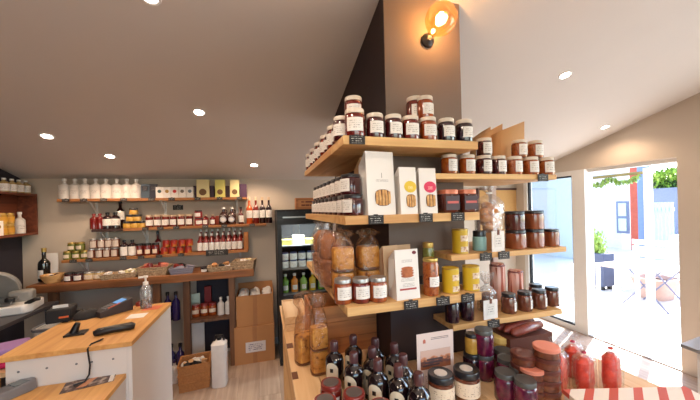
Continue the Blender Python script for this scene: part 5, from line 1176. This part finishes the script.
# cable down the front
a = onY(88, 343, KY0_-.01); bm = nb(); tube(bm, [(a.x+.03, KY0_+.08, KZ+.006), (a.x, KY0_+.02, KZ+.006), (a.x-.005, KY0_-.006, KZ-.01), (a.x+.004, KY0_-.004, KZ-.1), (a.x, KY0_-.006, LZd+.03), (a.x-.01, KY0_-.03, LZd+.006), (a.x-.05, KY0_-.05, LZd+.006)], .0045, 8)
tag(build('power_cable', bm, BLK), 'thin black cable hanging down the till counter front', 'cable')
# ================================================================== SLICER and side bench at left
SBZ = .88
t = tag(empty('side_bench', (-2.05, 2.6, 0)), 'dark steel-topped side bench under the meat slicer', 'bench')
bm = nb(); box(bm, -.28, -1.2, SBZ-.03, .25, .77, SBZ); build('bench_top', bm, mat('dark_bench_steel', (84, 78, 80), .35, metal=.5), t, bevel=.003)
for (x, y) in ((-.25, -1.15), (.2, -1.15), (-.25, .72), (.2, .72)):
    bm = nb(); box(bm, x-.02, y-.02, 0, x+.02, y+.02, SBZ-.031); build('leg', bm, STEEL, t)
bm = nb(); box(bm, -.27, -1.12, .3, .22, .69, .32); build('under_shelf', bm, mat('dark_bench_steel', (1, 1, 1)), t)
p = onZ(12, 307, SBZ)
t = tag(empty('meat_slicer', (-2.07, 3.12, SBZ), math.radians(12)), 'white and grey meat slicer with round guard on the side bench', 'meat slicer')
bm = nb(); prism(bm, [(-.22, -.16), (.2, -.16), (.24, -.1), (.24, .12), (-.22, .14)], 0, .07); build('base', bm, mat('white_enamel', (222, 218, 214), .3, coat=.4), t, bevel=.012)
GM = Matrix.Translation((-.03, .05, .2)) @ Matrix.Rotation(math.radians(-65), 4, 'X')
bm = nb(); lathe(bm, [(0, -.02), (.14, -.02), (.15, -.01), (.15, .01), (.12, .035), (0, .045)], 36, M=GM); build('blade_guard', bm, mat('grey_cast', (150, 146, 140), .4, metal=.3), t)
bm = nb(); lathe(bm, [(0, .046), (.1, .046), (.1, .05), (0, .052)], 36, M=GM); build('blade', bm, STEEL, t)
bm = nb(); box(bm, -.2, -.12, .1, .12, .02, .115, Matrix.Rotation(.15, 4, 'X')); build('carriage', bm, STEEL, t)
bm = nb(); box(bm, .05, .0, .06, .2, .1, .16); build('motor_housing', bm, MATS['grey_cast'], t, bevel=.02)
bm = nb(); lathe(bm, [(0, 0), (.03, 0), (.03, .03), (.02, .04), (0, .04)], 18, M=Matrix.Translation((.1, -.08, .09))); build('thickness_knob', bm, BLK, t)
bm = nb(); tube(bm, [(.2, -.1, .07), (.26, -.12, .1), (.28, -.1, .1)], .016, 10); build('push_handle', bm, BLK, t)
bm = nb(); box(bm, -.05, -.168, .02, 0.0, -.158, .05); sw = build('switch_plate', bm, BLK, t); bm = nb(); box(bm, -.04, -.172, .026, -.015, -.168, .044); build('red_switch', bm, LIDR, sw)
# things between slicer and till: shadowed pouch, pink bags
p = onZ(12, 362, LZd)
t = tag(empty('pink_bag', (-1.57, 2.42, .73), .2), 'bright pink folded bag at the left edge below the slicer', 'bag')
for k in range(3):
    bm = nb(); box(bm, -.12+.01*k, -.09, .002+.04*k, .12-.01*k, .09, .036+.04*k, Matrix.Rotation(.12*k, 4, 'Z')); build('fold', bm, [mat('magenta_cloth', (206, 30, 90), .6), mat('rose_cloth', (230, 120, 150), .6), mat('lilac_cloth', (170, 130, 190), .6)][k], t, bevel=.012)
t = tag(empty('low_stool', (-1.57, 2.42, 0)), 'small pale wooden stool holding the pink bag', 'stool')
bm = nb(); cbox(bm, 0, 0, .7, .3, .26, .028); build('seat', bm, PALE, t)
for x in (-.12, .12):
    for y in (-.1, .1):
        bm = nb(); cbox(bm, x, y, 0, .03, .03, .699); build('leg', bm, PINEZ, t)
t = tag(empty('white_slip_box', (-1.57, 2.9, 0)), 'white bin standing between the till counter and the bench', 'bin')
bm = nb(); lathe(bm, [(0, 0), (.09, 0), (.11, .8), (.104, .8), (.085, .01), (0, .01)], 20, sq=5); build('bin_body', bm, WHT, t); bm = nb(); lathe(bm, [(.1, .79), (.116, .79), (.116, .81), (.1, .81)], 20, sq=5); build('rim', bm, GREY, t)
# ================================================================== RIGHT grey table
c = onZ(680, 343.5, .82)
t = tag(empty('grey_side_table', (c.x, c.y, 0)), 'grey-topped small table at the far right edge by the door wall', 'table')
ea = (onZ(700, 336, .82)-c).normalized(); eb = (onZ(700, 351, .82)-c).normalized()
bm = nb(); prism(bm, [(0, 0), (eb.x*.7, eb.y*.7), ((ea.x+eb.x)*.7, (ea.y+eb.y)*.7), (ea.x*.7, ea.y*.7)], .8, .82); build('table_top', bm, mat('grey_laminate', (150, 150, 152), .35), t, bevel=.003)
for (x, y) in [(ea.x*i+eb.x*j, ea.y*i+eb.y*j) for i, j in ((.08, .08), (.62, .08), (.62, .62), (.08, .62))]:
    bm = nb(); box(bm, x-.02, y-.02, 0, x+.02, y+.02, .799); build('leg', bm, WHITE, t)
# framed board on back wall right
a = onY(480, 250, YB-.02); b = onY(521, 190, YB-.02)
t = tag(empty('framed_board', ((a.x+b.x)/2, YB-.03, a.z)), 'framed cork-coloured board on the back wall behind the right shelves', 'board')
ww, hh = b.x-a.x, b.z-a.z
bm = nb(); box(bm, -ww/2, 0, 0, ww/2, .02, hh); build('board_panel', bm, mat('cork', (206, 160, 100), .8, var=.2, scale=50), t)
bm = nb()
for q in ((-ww/2-.03, -.01, -.03, -ww/2, .025, hh+.03), (ww/2, -.01, -.03, ww/2+.03, .025, hh+.03), (-ww/2, -.01, -.03, ww/2, .025, 0), (-ww/2, -.01, hh, ww/2, .025, hh+.03)): box(bm, *q)
build('frame', bm, mat('dark_frame_wood', (86, 54, 50), .5), t)
# ================================================================== OUTSIDE
bm = nb(); box(bm, XR+.12, -14, -.14, 40, 30, -.03); struct('ground', bm, mat('pale_terrace_stone', (196, 190, 182), .8, var=.08, scale=2))
FZX = 10.5
def wall_at(px0, px1, py0, py1, X, th, name, m, lab, cat, zb=None):
    a, b = onX(px0, py1, X), onX(px1, py0, X); y0, y1 = sorted((a.y, b.y)); z0 = a.z if zb is None else zb; z1 = b.z
    t = empty(name, (X, (y0+y1)/2, z0)); tag(t, lab, cat); return t, (y1-y0)/2, z1-z0
# white house opposite
t = tag(empty('white_house', (12.5, 9.2, -.03)), 'white rendered house opposite with an awning and a window', 'building')
ya, yb = onX(640, 200, 13.5).y, onX(580, 200, 12.5).y+9
bm = nb(); box(bm, 0, ya-9.2, 0, 1, yb-9.2, 3.6); build('house_wall', bm, mat('white_render', (206, 206, 208), .85), t)
a = onX(618, 233, 12.5); b = onX(629.5, 201, 12.5); bm = nb(); box(bm, -.06, b.y-9.2, a.z+.03, -.001, a.y-9.2, b.z+.03); w1 = build('window_surround', bm, mat('grey_blue_frame', (104, 114, 140), .5), t)
bm = nb(); hz = b.z-a.z; yy0, yy1 = b.y-9.2, a.y-9.2
for (z0, z1) in ((.08, .46), (.54, .94)): box(bm, -.075, yy0+.07, a.z+.03+hz*z0, -.061, yy1-.07, a.z+.03+hz*z1)
build('pane', bm, mat('green_reflecting_glass', (176, 196, 170), .1, coat=1), w1)
a = onX(640, 180, 12.5); b = onX(632, 180, 12.5); bm = nb(); box(bm, -.12, a.y-9.2, 0, -.001, b.y-9.2, 3.3); br = build('brick_pilaster', bm, mat('salmon_brick', (176, 84, 64), .85, var=.2, scale=12, bump=.4), t)
bm = nb(); box(bm, -.7, ya-9.2-.2, 2.6, -.001, yb-9.2, 2.66); 
build('awning_board', bm, WHITE, t)
# scalloped garland hung outside above the door
ga, gb = onX(640, 180, 4.5), onX(584, 180, 4.5)
t = tag(empty('vine_garland', (4.5, (ga.y+gb.y)/2, 0)), 'green leafy garland hanging above the terrace', 'garland'); n = 26
bm = nb(); rnd = random.Random(8)
tube(bm, [(0, (ga.y-gb.y)/2-.1, onX(610, 176, 4.5).z), (0, (gb.y-ga.y)/2+.1, onX(610, 176, 4.5).z)], .02, 6); build('stem', bm, mat('stem_brown', (110, 100, 60), .8), t)
for sgn, nm in ((1, 'leaf_swag'),):
    bm = nb()
    for k in range(220):
        y = rnd.uniform((ga.y-gb.y)/2, (gb.y-ga.y)/2); z = onX(610, 176, 4.5).z-abs(math.sin(y*9))*.08-rnd.uniform(0, .06)
        M = Matrix.Translation((rnd.uniform(-.04, .04), y, z)) @ Euler((rnd.uniform(0, 6), rnd.uniform(0, 6), 0)).to_matrix().to_4x4()
        bm.faces.new([bm.verts.new(M @ Vector(q)) for q in ((-.03, 0, 0), (0, -.015, .004), (.03, 0, 0), (0, .015, .004))])
    o = build(nm, bm, mat('leaf_green', (110, 140, 60), .6), t); o['kind'] = 'stuff'
for (y, ) in (((ga.y-gb.y)/2-.08,), ((gb.y-ga.y)/2+.08,)):
    bm = nb(); box(bm, -.03, y-.03, -.03, .03, y+.03, onX(610, 176, 4.5).z+.05); build('post', bm, WHITE, t)
# blue grey post, pale blue gate, hedge, car
a = onX(644.5, 200, 11.2); t = tag(empty('gate_post', (11.2, a.y, -.03)), 'tall blue-grey gate post right of the brick pilaster', 'post')
bm = nb(); box(bm, -.1, -.1, 0, .1, .12, 2.75); build('post_body', bm, mat('blue_grey_paint', (104, 122, 158), .6), t); bm = nb(); box(bm, -.12, -.12, 2.75, .12, .14, 2.8); build('cap', bm, MATS['blue_grey_paint'], t)
a, b = onX(650, 200, 11.2), onX(673, 200, 11.2); t = tag(empty('pale_gate', (11.2, (a.y+b.y)/2, -.03)), 'pale blue solid board gate beyond the terrace', 'gate'); L = abs(a.y-b.y); n = 6
for k in range(n):
    bm = nb(); y = -L/2+L*k/n; box(bm, 0, y+.01, .0, .04, y+L/n-.01, onX(660, 202, 11.2).z+.02); build('board', bm, mat('pale_blue_paint', (170, 188, 194), .5), t)
bm = nb(); box(bm, .04, -L/2, .4, .07, L/2, .5); box(bm, .04, -L/2, 1.4, .07, L/2, 1.5); build('rail', bm, MATS['pale_blue_paint'], t)
a, b = onX(650, 195, 16), onX(700, 195, 16)
t = tag(empty('grey_garden_wall', (16.6, (a.y+b.y)/2, -.03)), 'blue-grey rendered garden wall below the hedge', 'wall'); L = abs(a.y-b.y)+3
bm = nb(); box(bm, 0, -L/2, 0, .3, L/2, onX(665, 189, 16).z+.03); build('wall_body', bm, mat('blue_grey_render', (104, 114, 136), .8), t); bm = nb(); zz = onX(665, 189, 16).z+.03; box(bm, -.04, -L/2, zz, .34, L/2, zz+.06); build('coping', bm, MATS['blue_grey_render'], t)
t = tag(empty('green_hedge', (17.6, (a.y+b.y)/2, -.03)), 'bright green leafy hedge above the garden wall', 'hedge')
LEAF = mottled('hedge_leaf', [(60, 96, 30), (130, 166, 50), (176, 196, 90)], 3, .6, 0, bump=0)
zt2 = onX(665, 173, 16.9).z+.1; bm = nb(); rnd = random.Random(4)
for k in range(9000):
    y = rnd.uniform(-L/2, L/2); z = .3+rnd.random()**.6*(zt2-.3)*(1+.06*math.sin(y*2)); x = rnd.uniform(-.5, .5)
    M = Matrix.Translation((x, y, z)) @ Euler((rnd.uniform(0, 6), rnd.uniform(0, 6), 0)).to_matrix().to_4x4()
    bm.faces.new([bm.verts.new(M @ Vector(q)) for q in ((-.09, 0, 0), (0, -.05, .01), (.09, 0, 0), (0, .05, .01))])
o = build('foliage', bm, LEAF, t, smooth=False); o['kind'] = 'stuff'
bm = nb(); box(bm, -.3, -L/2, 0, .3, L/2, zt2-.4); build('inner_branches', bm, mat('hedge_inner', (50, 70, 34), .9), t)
# car nose
cpos = onZ(676, 241, -.03); 
t = tag(empty('parked_car', (9.2, onX(665, 225, 8.4).y-2.0, -.03), math.radians(0)), 'pale silver car parked beyond the gate, front end in view', 'car')
sec = [(-1.98, .35, .75), (-1.95, .3, .95), (-1.2, .28, 1.02), (-.6, .28, 1.4), (.4, .28, 1.48), (1.3, .3, 1.4), (1.9, .3, 1.0), (2.05, .4, .9)]
bm = nb(); rings = []
for (l_, z0, z1) in sec:
    wv = .85 if abs(l_) < 1.8 else .75
    mid = min(z1, .95); tw = .62 if z1 > 1.1 else .7
    rings.append([bm.verts.new((x, -l_, z)) for x, z in ((-wv*.9, z0), (wv*.9, z0), (wv, (z0+mid)/2), (wv, mid), (tw, z1), (-tw, z1), (-wv, mid), (-wv, (z0+mid)/2))])
for A, B in zip(rings, rings[1:]):
    for i in range(8): bm.faces.new((A[i], A[(i+1) % 8], B[(i+1) % 8], B[i]))
bm.faces.new(rings[0]); bm.faces.new(rings[-1][::-1]); build('body', bm, mat('silver_car_paint', (200, 206, 214), .25, metal=.3, coat=1), t, bevel=.04)
for y in (-1.3, 1.25):
    for x in (-.84, .84):
        bm = nb(); lathe(bm, [(0, -.1), (.26, -.1), (.32, -.07), (.32, .07), (.26, .1), (0, .1)], 24, M=Matrix.Translation((x, y, .32)) @ Matrix.Rotation(PI/2, 4, 'Y')); wl = build('wheel', bm, BLKM, t)
        bm = nb(); lathe(bm, [(0, -.11), (.19, -.105), (.19, .105), (0, .11)], 20, M=Matrix.Translation((x, y, .32)) @ Matrix.Rotation(PI/2, 4, 'Y')); build('hub_cap', bm, STEEL, wl)
bm = nb(); box(bm, -.66, -1.15, 1.05, .66, 1.0, 1.36); 
for v in bm.verts:
    v.co.x *= 1.14 if v.co.z < 1.2 else 1.0
build('side_glass', bm, mat('tinted_car_glass', (30, 36, 44), .1, coat=1), t)
for x in (-.6, .6):
    bm = nb(); box(bm, x-.14, 1.96, .68, x+.14, 2.0, .82); build('headlight', bm, mat('headlight_glass', (230, 236, 240), .1, coat=1), t)
# planter
X0 = 6.2; a, b = onX(588, 288, X0), onX(615, 288, X0+.3)
t = tag(empty('grey_planter', (X0, (a.y+b.y)/2, -.03), 0), 'tall slate-grey planter on feet outside the door', 'planter'); hw = abs(a.y-b.y)/2
zt3 = onX(600, 254, X0).z+.03
bm = nb(); box(bm, 0, -hw, .07, .3, hw, zt3); build('planter_box', bm, mat('slate_grey_paint', (72, 78, 100), .6), t, bevel=.01)
for (x, y) in ((.05, -hw+.06), (.25, -hw+.06), (.05, hw-.06), (.25, hw-.06)):
    bm = nb(); box(bm, x-.03, y-.03, 0, x+.03, y+.03, .07); build('foot', bm, BLKM, t)
bm = nb(); rnd = random.Random(12)
for k in range(700):
    y = rnd.gauss(.1, hw*.45); x = rnd.uniform(.03, .27); z = zt3+abs(rnd.gauss(0, .16))
    M = Matrix.Translation((x, y, z)) @ Euler((rnd.uniform(0, 6), rnd.uniform(0, 6), 0)).to_matrix().to_4x4()
    bm.faces.new([bm.verts.new(M @ Vector(q)) for q in ((-.05, 0, 0), (0, -.02, .004), (.05, 0, 0), (0, .02, .004))])
o = build('plant_leaves', bm, mat('fresh_leaf', (150, 176, 80), .6), t, smooth=False); o['kind'] = 'stuff'
# folding bistro table and chair
def xlegs(bm, w_, d_, h_, r=.012):
    for y in (-w_/2, w_/2):
        tube(bm, [(-d_/2, y, 0), (d_/2, y, h_)], r, 6); tube(bm, [(d_/2, y, 0), (-d_/2, y, h_)], r, 6)
a, b = onX(633, 240, 4.9), onX(690, 240, 4.9)
WP = mat('white_outdoor_paint', (236, 234, 230), .4)
t = tag(empty('folding_table', (6.0, (onX(655, 300, 6.0).y), -.03)), 'white slatted folding table with crossed dark legs on the terrace', 'table')
tw = abs(onX(632, 270, 6.0).y-onX(684, 270, 6.0).y); th = onX(655, 266, 6.0).z+.03
for k in range(7):
    bm = nb(); box(bm, -.35+.1*k, -tw/2, th-.02, -.27+.1*k, tw/2, th); build('slat', bm, WP, t)
for sgn in (-1, 1):
    bm = nb(); tube(bm, [(-.25, -tw*.45*sgn, 0), (-.25, tw*.35*sgn, th-.02)], .012, 6); build('leg', bm, mat('dark_iron', (110, 110, 130), .5), t)
    bm = nb(); tube(bm, [(.25, -tw*.45*sgn, 0), (.25, tw*.35*sgn, th-.02)], .012, 6); build('leg', bm, MATS['dark_iron'], t)
X = 7.3; t = tag(empty('slatted_bench', (X, onX(656, 260, X).y, -.03)), 'white slat-back garden bench behind the folding table', 'bench'); bw = abs(onX(632, 250, X).y-onX(682, 250, X).y)
for (p0, p1) in ((241, 246), (248, 258), (261, 268)):
    z1, z0 = onX(656, p0, X).z+.03, onX(656, p1, X).z+.03; bm = nb(); box(bm, 0, -bw/2, z0, .03, bw/2, z1); build('back_slat', bm, WP, t)
for k in range(4):
    bm = nb(); box(bm, -.1-.11*k, -bw/2, .44, -.01-.11*k, bw/2, .46); build('seat_slat', bm, WP, t)
for y in (-bw/2+.05, bw/2-.05):
    bm = nb(); box(bm, .031, y-.025, 0, .07, y+.025, onX(656, 242, X).z); build('back_post', bm, WP, t)
    bm = nb(); box(bm, -.44, y-.025, 0, -.39, y+.025, .439); build('leg', bm, WP, t)
    bm = nb(); box(bm, -.389, y-.02, .38, .03, y+.02, .439); build('seat_bearer', bm, WP, t)
X = 5.3; t = tag(empty('small_side_table', (X, onX(618, 280, X).y, -.03)), 'small pale wooden slatted table beside the grey planter', 'table'); tw = abs(onX(604, 262, X).y-onX(631, 262, X).y); th = onX(618, 264, X).z+.03
for k in range(5):
    bm = nb(); box(bm, -.25+.1*k, -tw/2, th-.03, -.16+.1*k, tw/2, th); build('slat', bm, mat('bleached_teak', (206, 186, 170), .7), t)
for (x, y) in ((-.22, -tw/2+.05), (.2, -tw/2+.05), (-.22, tw/2-.05), (.2, tw/2-.05)):
    bm = nb(); box(bm, x-.02, y-.02, 0, x+.02, y+.02, th-.031); build('leg', bm, WP, t)
X = 6.55; t = tag(empty('terracotta_trough', (X, onX(655, 285, X).y, -.03)), 'low terracotta coloured trough behind the crossed legs', 'planter'); hw = abs(onX(636, 285, X).y-onX(676, 285, X).y)/2
bm = nb(); lathe(bm, [(0, 0), (.2, 0), (.28, .32), (.3, .36), (.26, .36), (.2, .2), (0, .2)], 28, M=Matrix.Diagonal((1, hw/.3, 1, 1)), sq=4); build('trough_body', bm, mat('terracotta', (184, 150, 136), .8), t)
bm = nb(); lathe(bm, [(0, .3), (.24, .3), (.24, .21)], 28, M=Matrix.Diagonal((1, hw/.3, 1, 1)), sq=4); build('soil', bm, mat('soil', (90, 66, 50), .9), t)

a = onX(574, 200, 9.0); t = tag(empty('garage_wall', (9.0, a.y+2.5, -.03)), 'pale blue rendered garage wall seen through the glass beside the door', 'wall')
bm = nb(); box(bm, 0, -2.5, 0, .2, 3.5, 2.5); build('wall_body', bm, mat('sky_blue_render', (176, 180, 184), .8), t)
bm = nb(); box(bm, -.05, -2.5, 2.5, .25, 3.5, 2.56); build('coping', bm, WHITE, t)

for z, xs, wh in ((S1, (66, 84, 104, 124, 152, 172, 198, 220, 240), 'on the highest back shelf edge'), (S2, (145, 160, 176, 205, 224, 252), 'on the middle back shelf edge'), (S3, (72, 88, 122, 140, 158, 180), 'on the lowest back shelf edge')):
    for i, px in enumerate(xs):
        put('btag', ptag(.06, .03), (xat(px, BY0-.006), BY0-.006, z+.001), 0, f'tiny black price tag, {ORD[i]} from left {wh}', 'price tag', 'black price tags on the back wall shelves')
